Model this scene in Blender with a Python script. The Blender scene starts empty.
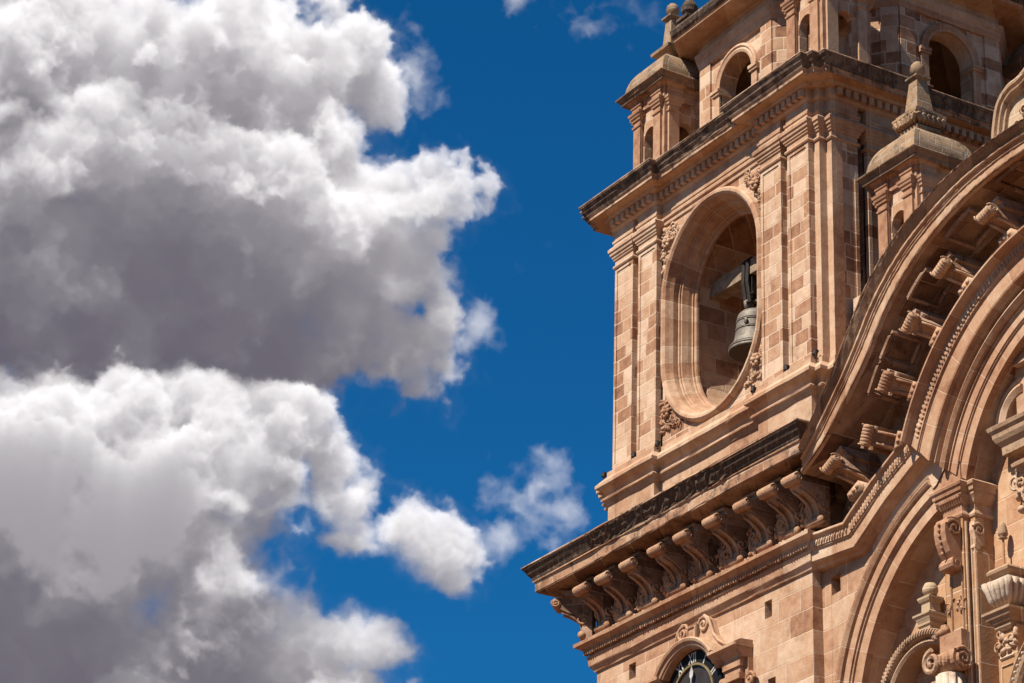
import bpy, bmesh, math, random
from mathutils import Vector, Matrix
from mathutils.geometry import tessellate_polygon

R_ = math.radians
PI = math.pi
scene = bpy.context.scene
COL = scene.collection
random.seed(7)

# ------------------------------------------------------------------ camera
CAM_R = (0.506194, 0.862420, 0.0)
YAW, PITCH, ROLL = R_(59.5626), R_(24.5988), R_(1.70815)
fwd = Vector((-math.sin(YAW) * math.cos(PITCH), math.cos(YAW) * math.cos(PITCH), math.sin(PITCH)))
rt0 = Vector((math.cos(YAW), math.sin(YAW), 0))
up0 = rt0.cross(fwd)
rt = rt0 * math.cos(ROLL) + up0 * math.sin(ROLL)
upv = -rt0 * math.sin(ROLL) + up0 * math.cos(ROLL)
cd = bpy.data.cameras.new('camera')
cam = bpy.data.objects.new('camera', cd)
COL.objects.link(cam)
cd.sensor_width = 36.0
cd.lens = 105.0
cd.clip_end = 5000
M3 = Matrix((rt, upv, -fwd)).transposed()
cam.matrix_world = Matrix.Translation((44.0186, -32.8481, 1.7)) @ M3.to_4x4()
scene.camera = cam

# ------------------------------------------------------------------ sun, exposure
SUN_DIR = Vector((0.09, -1.0, 1.29)).normalized()          # towards the sun
SUN_EL = math.asin(SUN_DIR.z)
SUN_AZ = math.atan2(SUN_DIR.x, SUN_DIR.y)
sd = bpy.data.lights.new('sun', 'SUN')
sd.energy = 5.0
sd.angle = R_(0.5)
sd.color = (1.0, 0.93, 0.82)
sun = bpy.data.objects.new('sun', sd)
COL.objects.link(sun)
sun.rotation_euler = SUN_DIR.to_track_quat('Z', 'Y').to_euler()
sun.location = (0, -60, 80)
scene.view_settings.view_transform = 'Standard'
scene.view_settings.look = 'None'
scene.view_settings.gamma = 1.0
scene.view_settings.use_curve_mapping = False
scene.view_settings.exposure = 0.90
scene.cycles.max_bounces = 8
scene.cycles.diffuse_bounces = 5


# ------------------------------------------------------------------ node helpers
class N:
    def __init__(self, nt):
        self.nt = nt

    def node(self, t, **kw):
        n = self.nt.nodes.new(t)
        for k, v in kw.items():
            setattr(n, k, v)
        return n

    def link(self, a, b):
        self.nt.links.new(a, b)

    def put(self, sock, v):
        if hasattr(v, 'links') or isinstance(v, bpy.types.NodeSocket):
            self.nt.links.new(v, sock)
        elif v is not None:
            sock.default_value = v

    def m(self, op, a, b=None, c=None, clamp=False):
        n = self.node('ShaderNodeMath', operation=op, use_clamp=clamp)
        self.put(n.inputs[0], a)
        self.put(n.inputs[1], b)
        if c is not None:
            self.put(n.inputs[2], c)
        return n.outputs[0]

    def vm(self, op, a, b=None, out=0):
        n = self.node('ShaderNodeVectorMath', operation=op)
        self.put(n.inputs[0], a)
        if b is not None:
            if op == 'SCALE':
                self.put(n.inputs['Scale'], b)
            else:
                self.put(n.inputs[1], b)
        return n.outputs['Value'] if op in ('DOT_PRODUCT', 'LENGTH', 'DISTANCE') else n.outputs[0]

    def comb(self, x, y, z=0.0):
        n = self.node('ShaderNodeCombineXYZ')
        self.put(n.inputs[0], x); self.put(n.inputs[1], y); self.put(n.inputs[2], z)
        return n.outputs[0]

    def sep(self, v):
        n = self.node('ShaderNodeSeparateXYZ')
        self.put(n.inputs[0], v)
        return n.outputs

    def noise(self, vec, scale, detail=4.0, rough=0.55, dist=0.0, col=False, dims='3D', ntype=None):
        n = self.node('ShaderNodeTexNoise', noise_dimensions=dims)
        if ntype:
            n.noise_type = ntype
        self.put(n.inputs['Vector'], vec)
        n.inputs['Scale'].default_value = scale
        n.inputs['Detail'].default_value = detail
        n.inputs['Roughness'].default_value = rough
        n.inputs['Distortion'].default_value = dist
        return n.outputs['Color'] if col else n.outputs[0]

    def ramp(self, fac, stops, interp='LINEAR'):
        n = self.node('ShaderNodeValToRGB')
        cr = n.color_ramp
        cr.interpolation = interp
        while len(cr.elements) < len(stops):
            cr.elements.new(0.5)
        for e, (p, c) in zip(cr.elements, stops):
            e.position = p
            e.color = (c[0], c[1], c[2], 1) if not isinstance(c, (int, float)) else (c, c, c, 1)
        self.put(n.inputs[0], fac)
        return n.outputs[0]

    def mix(self, fac, a, b, mode='MIX'):
        n = self.node('ShaderNodeMix', data_type='RGBA', blend_type=mode)
        self.put(n.inputs[0], fac)
        for s, v in ((n.inputs[6], a), (n.inputs[7], b)):
            if isinstance(v, (tuple, list)):
                s.default_value = (v[0], v[1], v[2], 1)
            elif isinstance(v, (int, float)):
                s.default_value = (v, v, v, 1)
            else:
                self.link(v, s)
        return n.outputs[2]

    def smooth(self, x, lo, hi):
        n = self.node('ShaderNodeMapRange', interpolation_type='SMOOTHSTEP')
        self.put(n.inputs[0], x)
        n.inputs[1].default_value = lo
        n.inputs[2].default_value = hi
        return n.outputs[0]


# ------------------------------------------------------------------ world: deep blue mountain sky with cumulus
world = bpy.data.worlds.new('World')
scene.world = world
world.use_nodes = True
SKY_STRENGTH = 0.055


import numpy as np
CH_X0, CH_X1, CH_Y0, CH_Y1 = -2.9, 6.9, -1.8, 9.0


def make_clouds(q=0.72, X0=CH_X0, X1=CH_X1, Y0=CH_Y0, Y1=CH_Y1, seed=21):
    """grow two banks of cumulus in a block of air and let sunlight through them from above:
    density = puffs + turbulence; light thins along its way down; then look through the block."""
    rng = np.random.default_rng(seed)
    s = 1.0 / (100 * q)
    W, H = int((X1 - X0) / s), int((Y1 - Y0) / s)
    W -= W % 2; H -= H % 2
    dz = 0.085
    NZ = 40
    x = (X0 + (np.arange(W) + .5) * s).astype(np.float32)
    y = (Y0 + (np.arange(H) + .5) * s).astype(np.float32)
    z = ((np.arange(NZ) - NZ / 2 + .5) * dz).astype(np.float32)
    # band noises by spectral synthesis
    fy = np.fft.fftfreq(H, s)[:, None, None]; fx = np.fft.fftfreq(W, s)[None, :, None]; fz = np.fft.rfftfreq(NZ, dz)[None, None, :]
    k = np.sqrt(fx ** 2 + fy ** 2 + fz ** 2).astype(np.float32)
    k[0, 0, 0] = 1e9
    def field(beta, klo, khi):
        wn = rng.standard_normal((H, W, NZ)).astype(np.float32)
        F = np.fft.rfftn(wn).astype(np.complex64)
        F *= (k ** (-beta / 2)) * (1 - np.exp(-(k / klo) ** 4)) * np.exp(-(k / khi) ** 2)
        n = np.fft.irfftn(F, s=(H, W, NZ)).astype(np.float32)
        return n / n.std()
    base = field(4.3, 0.30, 30.0)
    def billow(klo, khi):
        n = field(2.4, klo, khi)
        return 0.8 - np.abs(n)
    b1 = billow(0.6, 1.8)
    b2 = billow(1.8, 4.5)
    b3 = billow(5.0, 12.0)
    nz_ = 0.24 * base + 0.115 * b1 + 0.055 * b2 + 0.024 * b3
    # puffs: (cx, cy, rx, ry, rot, z, rz)
    U, LO = 0.45, -0.75
    B = [(0.2, 0.80, 1.8, 1.15, 0, U), (1.5, 0.75, 1.5, 0.9, 0, U), (2.5, 0.55, 1.15, 0.75, 20, U + .1), (3.25, 0.62, .62, .5, 40, U + .2), (3.68, 0.92, .40, .42, 0, U + .3), (3.85, 1.12, .25, .22, 0, U + .3),
         (1.2, 1.3, 1.6, 0.9, 0, U - .2), (0.5, 1.55, .9, .6, 0, U - .35), (2.6, 1.65, 1.2, 0.9, 0, U - .1), (3.25, 1.5, .6, .6, 0, U - .4), (3.6, 2.05, .85, .75, 20, U - .3), (4.05, 1.98, .60, .52, 25, U - .2), (4.28, 2.3, .36, .45, 0, U - .1),
         (3.9, 2.7, .8, .62, 0, U), (4.4, 3.05, .26, .35, 0, U), (3.55, 3.15, .85, .58, 20, U + .1), (4.05, 3.35, .5, .36, 25, U + .1), (0.6, 2.4, 2.2, 0.95, 0, U + .2), (2.2, 2.5, 1.3, .9, 0, U + .1), (1.4, 2.95, 1.9, .7, 0, U + .3), (2.6, 3.15, .8, .45, 0, U + .2), (3.0, 2.6, .9, .8, 0, U), (3.05, .95, .7, .55, 0, U + .1), (2.2, 1.0, .8, .6, 0, U + .2),
         (0.2, 4.6, 1.5, .82, 0, LO), (1.2, 4.5, .9, .68, 0, LO - .1), (2.2, 4.3, .7, .5, 30, LO), (2.8, 4.15, .42, .42, 30, LO), (1.75, 4.75, 1.2, .75, 0, LO), (2.6, 4.75, .55, .45, 40, LO + .1), (2.62, 5.25, .32, .35, 0, LO + .1),
         (3.35, 4.72, .42, .40, 30, LO + .2), (3.6, 5.05, .50, .40, 35, LO + .2), (4.0, 5.25, .62, .40, 28, LO + .2), (4.38, 5.52, .44, .36, 35, LO + .2), (3.5, 5.42, .45, .18, 10, LO + .3), (4.55, 5.82, .22, .2, 40, LO + .2),
         (0.3, 5.25, 1.9, .9, 0, LO), (1.7, 5.4, 1.0, .65, 0, LO), (0.6, 6.3, 2.3, 1.1, 0, LO + .9), (2.0, 6.2, 1.1, .9, 15, LO + .8), (2.8, 6.7, .8, .5, 20, LO + .6), (3.45, 6.42, .36, .36, 0, LO + .2), (3.75, 6.45, .38, .30, -15, LO + .2), (3.4, 6.9, .6, .3, 0, LO + .3), (0.9, 7.3, 2.3, .95, 0, LO + .9),
         (-0.9, 2.0, 1.4, 1.4, 0, U), (-1.7, 2.4, .8, .7, 0, U), (-0.9, 5.2, 1.3, 1.3, 0, LO), (-1.8, 5.5, .7, .6, 0, LO)]
    B += [(1.8, 1.95, .9, .7, 0, U + .1), (1.0, 3.45, 2.3, .55, 0, U + .35), (2.3, 3.5, .7, .3, 0, U + .3), (-.3, 3.3, 1.0, .6, 0, U + .3), (2.55, 5.3, .35, .4, 0, LO + .2), (1.9, 5.5, .7, .5, 0, LO + .2), (3.3, 4.95, .42, .34, 35, LO + .2), (3.6, 5.25, .4, .3, 20, LO + .2)]
    B += [(2.35, 5.55, .72, .5, 0, LO + .3), (2.5, 6.1, .7, .55, 0, LO + .4), (3.0, 6.5, .5, .4, 0, LO + .4)]
    WB = [(5.3, 5.0, .50, .38, 15, LO), (5.62, 5.08, .3, .22, 15, LO), (5.02, 5.35, .22, .3, 50, LO), (5.7, -.05, .55, .42, 35, U), (6.2, -.2, .6, .4, 0, U), (4.75, 3.2, .3, .3, 0, U), (4.15, .85, .3, .5, 0, U)]
    F = np.full((H, W, NZ), -9, np.float32)
    xx, yy = x[None, :], y[:, None]
    def stamp(F, blobs):
        for cx, cy, rx, ry, rot, cz in blobs:
            a = np.radians(rot); c, sn = np.cos(a), np.sin(a)
            ex = ((xx - cx) * c + (yy - cy) * sn) / rx
            ey = ((yy - cy) * c - (xx - cx) * sn) / ry
            r2 = (ex ** 2 + ey ** 2).astype(np.float32)
            rz = min(1.1, 0.8 * np.sqrt(rx * ry) + .12)
            r3 = r2[:, :, None] + (((z - cz) / rz) ** 2)[None, None, :]
            np.maximum(F, (1 - np.sqrt(r3)) * min(1.0, .62 + .38 * np.sqrt(rx * ry)), out=F)
        return F
    stamp(F, B)
    F += nz_ + 0.05
    soft = np.clip(0.5 + 0.35 * base[:, :, NZ // 2], 0, 1)[:, :, None]      # some rims crisp, some frayed
    D = np.clip(F * (1.8 + 3.8 * soft), 0, 1)
    D *= D * (3 - 2 * D)
    V = np.clip((F + 0.20) * 3.0, 0, 1) * np.clip(0.1 + 0.5 * b1 + 0.5 * b2, 0, 1)
    D += 0.035 * V
    Fw = stamp(np.full((H, W, NZ), -9, np.float32), WB)
    D += 0.30 * np.clip((Fw + 0.30 * base + 0.22 * b1 + 0.14 * b2 + 0.06 * b3 - 0.12) * 1.6, 0, 1) ** 1.5
    # light: from above, a little from the right and the front
    sig = 6.0
    sx, sz = -0.16, 0.036
    tau = np.zeros((W, NZ), np.float32)
    TAU = np.empty_like(D)
    ds = s * 1.25
    def shift(A, d, ax):
        B_ = np.zeros_like(A)
        f = abs(d)
        a = np.moveaxis(A, ax, 0); b = np.moveaxis(B_, ax, 0)
        if d > 0:
            b[1:] = (1 - f) * a[1:] + f * a[:-1]; b[0] = (1 - f) * a[0]
        else:
            b[:-1] = (1 - f) * a[:-1] + f * a[1:]; b[-1] = (1 - f) * a[-1]
        return B_
    for j in range(H):
        tau = shift(shift(tau, sx, 0), sz, 1)
        tau += D[j] * (0.5 * ds * sig)
        TAU[j] = tau
        tau = tau + D[j] * (0.5 * ds * sig)
        # light spreads sideways as it sinks into the cloud
        tau[1:-1] = 0.96 * tau[1:-1] + 0.02 * (tau[:-2] + tau[2:])
        tau[:, 1:-1] = 0.96 * tau[:, 1:-1] + 0.02 * (tau[:, :-2] + tau[:, 2:])
    L = 0.50 * np.exp(-TAU * 1.1) + 0.33 * np.exp(-TAU * 0.33) + 0.17 * np.exp(-TAU * 0.09)
    # view march, front slice first
    T = np.ones((H, W), np.float32)
    C = np.zeros((H, W), np.float32); A = np.zeros((H, W), np.float32)
    for i in range(NZ):
        a = 1 - np.exp(-D[:, :, i] * sig * dz)
        C += T * a * L[:, :, i]
        A += T * a
        T *= 1 - a
    return x, y, C, A
def build_sky():
    nt = world.node_tree
    nt.nodes.clear()
    n = N(nt)
    out = n.node('ShaderNodeOutputWorld')
    bg = n.node('ShaderNodeBackground')
    bg.inputs['Strength'].default_value = SKY_STRENGTH
    n.link(bg.outputs[0], out.inputs[0])
    sky = n.node('ShaderNodeTexSky', sky_type='NISHITA')
    sky.sun_disc = False
    sky.sun_elevation = SUN_EL
    sky.sun_rotation = SUN_AZ
    sky.altitude = 3400
    sky.air_density = 1.0
    sky.dust_density = 0.2
    sky.ozone_density = 2.0
    hs = n.node('ShaderNodeHueSaturation')
    hs.inputs['Hue'].default_value = 0.495
    hs.inputs['Saturation'].default_value = 1.30
    hs.inputs['Value'].default_value = 1.0
    n.link(sky.outputs[0], hs.inputs['Color'])
    blue = n.mix(1.0, hs.outputs[0], (0.27, 0.95, 1.12), 'MULTIPLY')
    # a chart of the sky round the direction d0 (tangent plane), 1 unit = 1.918 degrees
    tc = n.node('ShaderNodeTexCoord').outputs['Generated']
    ax = n.vm('DOT_PRODUCT', tc, tuple(rt))
    ay = n.vm('DOT_PRODUCT', tc, tuple(-upv))
    az = n.vm('DOT_PRODUCT', tc, tuple(fwd))
    azs = n.m('MAXIMUM', az, 0.05)
    X = n.m('ADD', n.m('MULTIPLY', n.m('DIVIDE', ax, azs), 29.87), 5.12)
    Y = n.m('ADD', n.m('MULTIPLY', n.m('DIVIDE', ay, azs), 29.87), 3.415)
    P = n.comb(X, Y, 0.0)
    # fine ragged detail on the rims
    wf = n.vm('SCALE', n.vm('SUBTRACT', n.noise(P, 6.0, 7, 0.66, col=True), (0.5, 0.5, 0.5)), 0.13)
    X, Y, _ = n.sep(n.vm('ADD', P, wf))
    gx, gy, CL, CA = make_clouds()
    Hc, Wc = CL.shape
    lum = np.where(CA > 1e-3, CL / np.maximum(CA, 1e-3), 0.3)
    # let the banks thin out before the edge of the computed block
    ex = np.minimum(1, np.minimum(gx - CH_X0, CH_X1 - gx) / 0.9)
    ey = np.minimum(1, np.minimum(gy - CH_Y0, CH_Y1 - gy) / 0.9)
    CA = CA * np.clip(ex, 0, 1)[None, :] * np.clip(ey, 0, 1)[:, None]
    px = np.empty((Hc, Wc, 4), np.float32)
    px[..., 0] = px[..., 1] = px[..., 2] = lum
    px[..., 3] = CA
    img = bpy.data.images.new('cumulus', Wc, Hc, alpha=True, float_buffer=True)
    img.colorspace_settings.name = 'Non-Color'
    img.alpha_mode = 'CHANNEL_PACKED'
    img.pixels.foreach_set(np.ascontiguousarray(px[::-1]).ravel())
    img.update()
    img.pack()
    u = n.m('DIVIDE', n.m('SUBTRACT', X, CH_X0), gx.size * (gx[1] - gx[0]))
    v = n.m('SUBTRACT', 1.0, n.m('DIVIDE', n.m('SUBTRACT', Y, CH_Y0), gy.size * (gy[1] - gy[0])))
    ti = n.node('ShaderNodeTexImage', interpolation='Cubic', extension='CLIP')
    ti.image = img
    n.link(n.comb(u, v, 0.0), ti.inputs['Vector'])
    alpha = ti.outputs['Alpha']
    lum = n.sep(ti.outputs['Color'])[0]
    # far clouds elsewhere round the horizon (seen only when the view turns away)
    cl2 = n.smooth(n.noise(tc, 3.0, 8, 0.6), 0.60, 0.78)
    near = n.smooth(az, 0.75, 0.93)
    cl2 = n.m('MULTIPLY', cl2, n.m('SUBTRACT', 1.0, near))
    infront = n.smooth(az, 0.5, 0.7)
    alpha = n.m('MULTIPLY', alpha, infront)
    k = 1.0 / (SKY_STRENGTH * 2 ** scene.view_settings.exposure)
    sunlit = n.vm('SCALE', (1.20, 1.175, 1.145), lum)
    ccol = n.vm('SCALE', n.vm('ADD', sunlit, (0.122, 0.110, 0.143)), k)
    c2 = n.vm('SCALE', (0.75, 0.75, 0.78), k * 0.30)
    col = n.mix(cl2, blue, c2)
    col = n.mix(alpha, col, ccol)
    n.link(col, bg.inputs['Color'])


build_sky()


# ------------------------------------------------------------------ materials
def new_mat(name):
    m = bpy.data.materials.new(name)
    m.use_nodes = True
    nt = m.node_tree
    b = nt.nodes['Principled BSDF']
    b.inputs['Roughness'].default_value = 0.9
    b.inputs['Specular IOR Level'].default_value = 0.25
    return m, N(nt), b


STOPS = [(0.0, (0.15, 0.070, 0.038)), (0.16, (0.25, 0.125, 0.070)), (0.36, (0.365, 0.206, 0.122)), (0.56, (0.445, 0.280, 0.175)), (0.76, (0.515, 0.362, 0.245)), (1.0, (0.60, 0.465, 0.345))]


def stone(name, row=0.31, bw=0.62, mortar=0.019, polar=None, tint=(1, 1, 1), stops=STOPS, contrast=1.0, dark=0.0, grime=0.5, bump=0.6, axis=None, pale=0.85, bumpscale=1.0, mcol=(0.58, 0.46, 0.35)):
    """Squared andesite blocks with pale joints. polar=(cx, cz, R): courses follow an arch."""
    m, n, b = new_mat(name)
    tc = n.node('ShaderNodeTexCoord').outputs['Object']
    x, y, z = n.sep(tc)
    if polar:
        cx, cz, RR = polar
        dx = n.m('SUBTRACT', x, cx)
        dz = n.m('SUBTRACT', z, cz)
        u = n.m('MULTIPLY', n.m('ARCTAN2', dz, dx), RR)
        rad = n.m('SQRT', n.m('ADD', n.m('MULTIPLY', dx, dx), n.m('MULTIPLY', dz, dz)))
        v = n.m('ADD', rad, y)
        u, v = v, u
    elif axis == 'x':
        u, v = n.m('ADD', y, n.m('MULTIPLY', z, 0.05)), n.m('ADD', x, n.m('MULTIPLY', z, 0.7))
    else:
        u, v = n.m('ADD', x, y), z
    wob = n.sep(n.noise(tc, 3.2, 5, 0.62, col=True))
    v = n.m('ADD', v, n.m('MULTIPLY', n.m('SUBTRACT', wob[0], 0.5), 0.045))
    u = n.m('ADD', u, n.m('MULTIPLY', n.m('SUBTRACT', wob[1], 0.5), 0.045))
    rowi = n.m('FLOOR', n.m('DIVIDE', v, row))
    wn = n.node('ShaderNodeTexWhiteNoise', noise_dimensions='1D')
    n.link(rowi, wn.inputs['W'])
    wr = n.sep(wn.outputs['Color'])
    u2 = n.m('MULTIPLY', n.m('ADD', u, n.m('MULTIPLY', wr[0], 7.0)), n.m('ADD', 0.72, n.m('MULTIPLY', wr[1], 0.6)))
    br = n.node('ShaderNodeTexBrick')
    br.offset = 0.0
    br.squash = 1.0
    n.link(n.comb(u2, v, 0.0), br.inputs['Vector'])
    br.inputs['Color1'].default_value = (0, 0, 0, 1)
    br.inputs['Color2'].default_value = (1, 1, 1, 1)
    br.inputs['Mortar'].default_value = (0.5, 0.5, 0.5, 1)
    br.inputs['Scale'].default_value = 1.0
    br.inputs['Mortar Size'].default_value = mortar
    br.inputs['Mortar Smooth'].default_value = 0.6
    br.inputs['Bias'].default_value = 0.0
    br.inputs['Brick Width'].default_value = bw
    br.inputs['Row Height'].default_value = row
    rnd = n.sep(br.outputs['Color'])[0]
    big = n.noise(tc, 0.55, 4, 0.6)
    med = n.noise(tc, 4.5, 6, 0.65)
    fine = n.noise(tc, 26.0, 5, 0.7)
    t = n.m('ADD', n.m('MULTIPLY', n.m('SUBTRACT', rnd, 0.5), 0.76 * contrast), 0.58)
    t = n.m('ADD', t, n.m('MULTIPLY', n.m('SUBTRACT', big, 0.5), 0.9))
    t = n.m('ADD', t, n.m('MULTIPLY', n.m('SUBTRACT', med, 0.5), 0.85))
    t = n.m('ADD', t, n.m('MULTIPLY', n.m('SUBTRACT', fine, 0.5), 0.30))
    base = n.ramp(t, stops)
    # pink / ochre drift between stones
    hue = n.noise(tc, 1.3, 3, 0.5)
    base = n.mix(n.m('MULTIPLY', n.smooth(hue, 0.45, 0.75), 0.45), base, (1.0, 0.90, 0.86), 'MULTIPLY')
    mfac = n.m('MULTIPLY', br.outputs['Fac'], pale)
    base = n.mix(mfac, base, mcol)
    # grime: runs and blotches with a shape of their own
    st = n.noise(n.comb(n.m('MULTIPLY', u, 5.0), n.m('MULTIPLY', v, 0.9), y), 1.0, 6, 0.65)
    gr = n.m('MULTIPLY', n.smooth(st, 0.56, 0.78), grime)
    base = n.mix(gr, base, (0.34, 0.27, 0.23), 'MULTIPLY')
    stain = n.smooth(n.noise(tc, 1.05, 7, 0.68), 0.53, 0.70)
    base = n.mix(n.m('MULTIPLY', stain, min(1.0, grime * 1.2)), base, (0.46, 0.36, 0.31), 'MULTIPLY')
    pit = n.smooth(n.noise(tc, 17.0, 4, 0.75), 0.62, 0.78)
    base = n.mix(n.m('MULTIPLY', pit, 0.45), base, (0.45, 0.38, 0.34), 'MULTIPLY')
    if dark > 0:
        lich = n.smooth(n.noise(tc, 3.2, 8, 0.7), 0.62 - 0.5 * dark, 0.80 - 0.45 * dark)
        spots = n.smooth(n.noise(n.comb(n.m('MULTIPLY', u, 9.0), n.m('MULTIPLY', v, 4.5), n.m('MULTIPLY', y, 3.0)), 1.0, 6, 0.78), 0.50, 0.68)
        dcol = n.mix(spots, (0.050, 0.037, 0.028), (0.26, 0.185, 0.125))
        base = n.mix(n.m('MULTIPLY', lich, 0.93), base, dcol)
    base = n.mix(1.0, base, tuple(h * q for h, q in zip((0.825, 0.768, 0.735), tint)), 'MULTIPLY')
    n.link(base, b.inputs['Base Color'])
    h = n.m('ADD', n.m('MULTIPLY', med, 0.55), n.m('MULTIPLY', fine, 0.35))
    h = n.m('SUBTRACT', h, n.m('MULTIPLY', br.outputs['Fac'], 0.28))
    h = n.m('ADD', h, n.m('MULTIPLY', rnd, 0.10))
    bp = n.node('ShaderNodeBump')
    bp.inputs['Strength'].default_value = bump
    bp.inputs['Distance'].default_value = 0.03 * bumpscale
    n.link(h, bp.inputs['Height'])
    n.link(bp.outputs[0], b.inputs['Normal'])
    return m


def plain(name, col, rough=0.8, metal=0.0, var=0.35, scale=8.0, bump=0.3, col2=None, spec=0.3):
    m, n, b = new_mat(name)
    tc = n.node('ShaderNodeTexCoord').outputs['Object']
    f = n.noise(tc, scale, 6, 0.65)
    c2 = col2 or tuple(c * (1 - var) for c in col)
    base = n.mix(n.smooth(f, 0.35, 0.68), tuple(0.78 * q for q in c2), tuple(0.78 * q for q in col))
    n.link(base, b.inputs['Base Color'])
    b.inputs['Roughness'].default_value = rough
    b.inputs['Metallic'].default_value = metal
    b.inputs['Specular IOR Level'].default_value = spec
    bp = n.node('ShaderNodeBump')
    bp.inputs['Strength'].default_value = bump
    bp.inputs['Distance'].default_value = 0.01
    n.link(f, bp.inputs['Height'])
    n.link(bp.outputs[0], b.inputs['Normal'])
    return m


ARC_C = (8.0, 21.5)
M = {}
M['ashlar'] = stone('belfry_ashlar', row=0.31, bw=0.46)
M['ashlar_big'] = stone('shaft_ashlar', row=0.46, bw=0.72, contrast=0.65, mortar=0.012)
M['mould'] = stone('moulding_stone', row=6.0, bw=0.85, contrast=0.55, mortar=0.008, grime=0.5)
M['carved'] = stone('carved_stone', row=6.0, bw=2.0, contrast=0.4, grime=0.6, bump=1.0, bumpscale=1.6)
M['fascia'] = stone('weathered_fascia', row=6.0, bw=0.95, contrast=0.5, dark=0.30, grime=0.8, bump=0.9)
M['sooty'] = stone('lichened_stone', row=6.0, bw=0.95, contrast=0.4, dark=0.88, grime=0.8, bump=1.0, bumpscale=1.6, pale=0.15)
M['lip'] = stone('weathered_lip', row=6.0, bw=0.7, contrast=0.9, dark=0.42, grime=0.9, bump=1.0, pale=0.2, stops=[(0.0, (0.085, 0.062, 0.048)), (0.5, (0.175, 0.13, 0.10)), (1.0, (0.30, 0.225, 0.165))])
M['roof'] = stone('lichen_roof_stone', row=0.33, bw=0.5, contrast=0.35, dark=0.28, grime=0.5, mcol=(0.34, 0.30, 0.25), stops=[(0.0, (0.13, 0.082, 0.047)), (0.35, (0.23, 0.152, 0.090)), (0.7, (0.34, 0.236, 0.145)), (1.0, (0.45, 0.325, 0.205))])
M['lip2'] = stone('weathered_arch_lip', row=6.0, bw=0.8, contrast=0.9, dark=0.14, grime=0.9, bump=1.0, pale=0.3, stops=[(0.0, (0.13, 0.085, 0.056)), (0.5, (0.26, 0.175, 0.115)), (1.0, (0.42, 0.30, 0.20))])
M['cream'] = stone('cream_stone', row=0.6, bw=1.2, contrast=0.3, grime=0.7, stops=[(0.0, (0.26, 0.19, 0.12)), (0.4, (0.40, 0.30, 0.195)), (1.0, (0.52, 0.41, 0.28))])
M['greyed'] = stone('greyed_stone', row=6.0, bw=1.2, contrast=0.4, grime=0.8, dark=0.12, bump=0.8, stops=[(0.0, (0.19, 0.118, 0.070)), (0.4, (0.35, 0.235, 0.147)), (1.0, (0.50, 0.36, 0.24))])
M['corbel'] = stone('sooty_shaded_stone', row=0.52, bw=0.8, contrast=0.8, dark=0.20, grime=1.0, bump=1.0, bumpscale=1.4, pale=0.4, stops=[(0.0, (0.085, 0.042, 0.024)), (0.25, (0.17, 0.092, 0.055)), (0.55, (0.30, 0.185, 0.118)), (1.0, (0.47, 0.33, 0.235))])  # soot, plus the shade under the cornice put into the darker stops
M['arch_corbel'] = stone('sooty_shaded_vault_stone', polar=(ARC_C[0], ARC_C[1], 5.5), row=0.72, bw=0.6, contrast=0.9, dark=0.08, grime=1.0, bump=1.0, bumpscale=1.4, pale=0.4, stops=[(0.0, (0.085, 0.042, 0.024)), (0.25, (0.17, 0.092, 0.055)), (0.55, (0.30, 0.185, 0.118)), (1.0, (0.47, 0.33, 0.235))])  # same for the arch: soot and overhang shade both in the stops
M['arch'] = stone('archivolt_stone', polar=(ARC_C[0], ARC_C[1], 4.2), row=0.62, bw=40.0, contrast=0.5, mortar=0.010, grime=0.4)
M['lobe'] = stone('lobe_arch_stone', polar=(5.23, 18.34, 4.3), row=0.62, bw=40.0, contrast=0.5, mortar=0.010, grime=0.4)
M['arch_soffit'] = stone('arch_soffit_stone', polar=(ARC_C[0], ARC_C[1], 3.6), row=0.55, bw=0.7, contrast=0.9)
M['lobe_soffit'] = stone('lobe_soffit_stone', polar=(5.23, 18.34, 4.0), row=0.5, bw=0.7, contrast=0.9)
M['oval'] = stone('oval_frame_stone', polar=(-3.68, 29.2, 2.0), row=0.42, bw=40.0, contrast=0.6, mortar=0.010)
M['tunnel'] = stone('belfry_vault_stone', row=0.40, bw=0.62, contrast=1.0, grime=0.6, tint=(0.9, 0.86, 0.82))
M['retable'] = stone('retable_stone', row=0.55, bw=0.9, contrast=0.5, pale=0.35, tint=(1.05, 1.0, 0.93))
M['ochre'] = stone('ochre_stone', row=0.7, bw=2.0, contrast=0.3, stops=[(0.0, (0.27, 0.14, 0.06)), (0.5, (0.40, 0.23, 0.115)), (1.0, (0.48, 0.30, 0.17))])
M['pale'] = stone('pale_limewashed_stone', row=6.0, bw=3.0, contrast=0.2, grime=0.75, bump=0.9, stops=[(0.0, (0.30, 0.22, 0.15)), (0.4, (0.47, 0.38, 0.29)), (1.0, (0.66, 0.59, 0.50))])
M['bronze'] = plain('verdigris_bronze', (0.25, 0.215, 0.185), 0.62, 0.3, col2=(0.15, 0.125, 0.095), scale=14)
M['darkbronze'] = plain('dark_bronze', (0.05, 0.042, 0.035), 0.6, 0.5)
M['iron'] = plain('black_iron', (0.045, 0.033, 0.026), 0.6, 0.4)
M['wood'] = plain('weathered_timber', (0.36, 0.26, 0.17), 0.85, col2=(0.20, 0.135, 0.085), scale=5)
M['black'] = plain('clock_black', (0.012, 0.011, 0.011), 0.6, spec=0.12)
M['dial'] = plain('clock_dial_brown', (0.055, 0.042, 0.036), 0.4, col2=(0.035, 0.027, 0.024), spec=0.2, scale=3)
M['white'] = plain('clock_white', (0.60, 0.57, 0.52), 0.6, var=0.35)
M['gold'] = plain('clock_gilt', (0.48, 0.34, 0.15), 0.4, 0.5)
M['void'] = plain('dark_interior', (0.05, 0.035, 0.026), 0.95)
M['paving'] = stone('plaza_paving', row=0.6, bw=0.9, contrast=0.6, axis='x', tint=(0.36, 0.29, 0.23))


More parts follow.
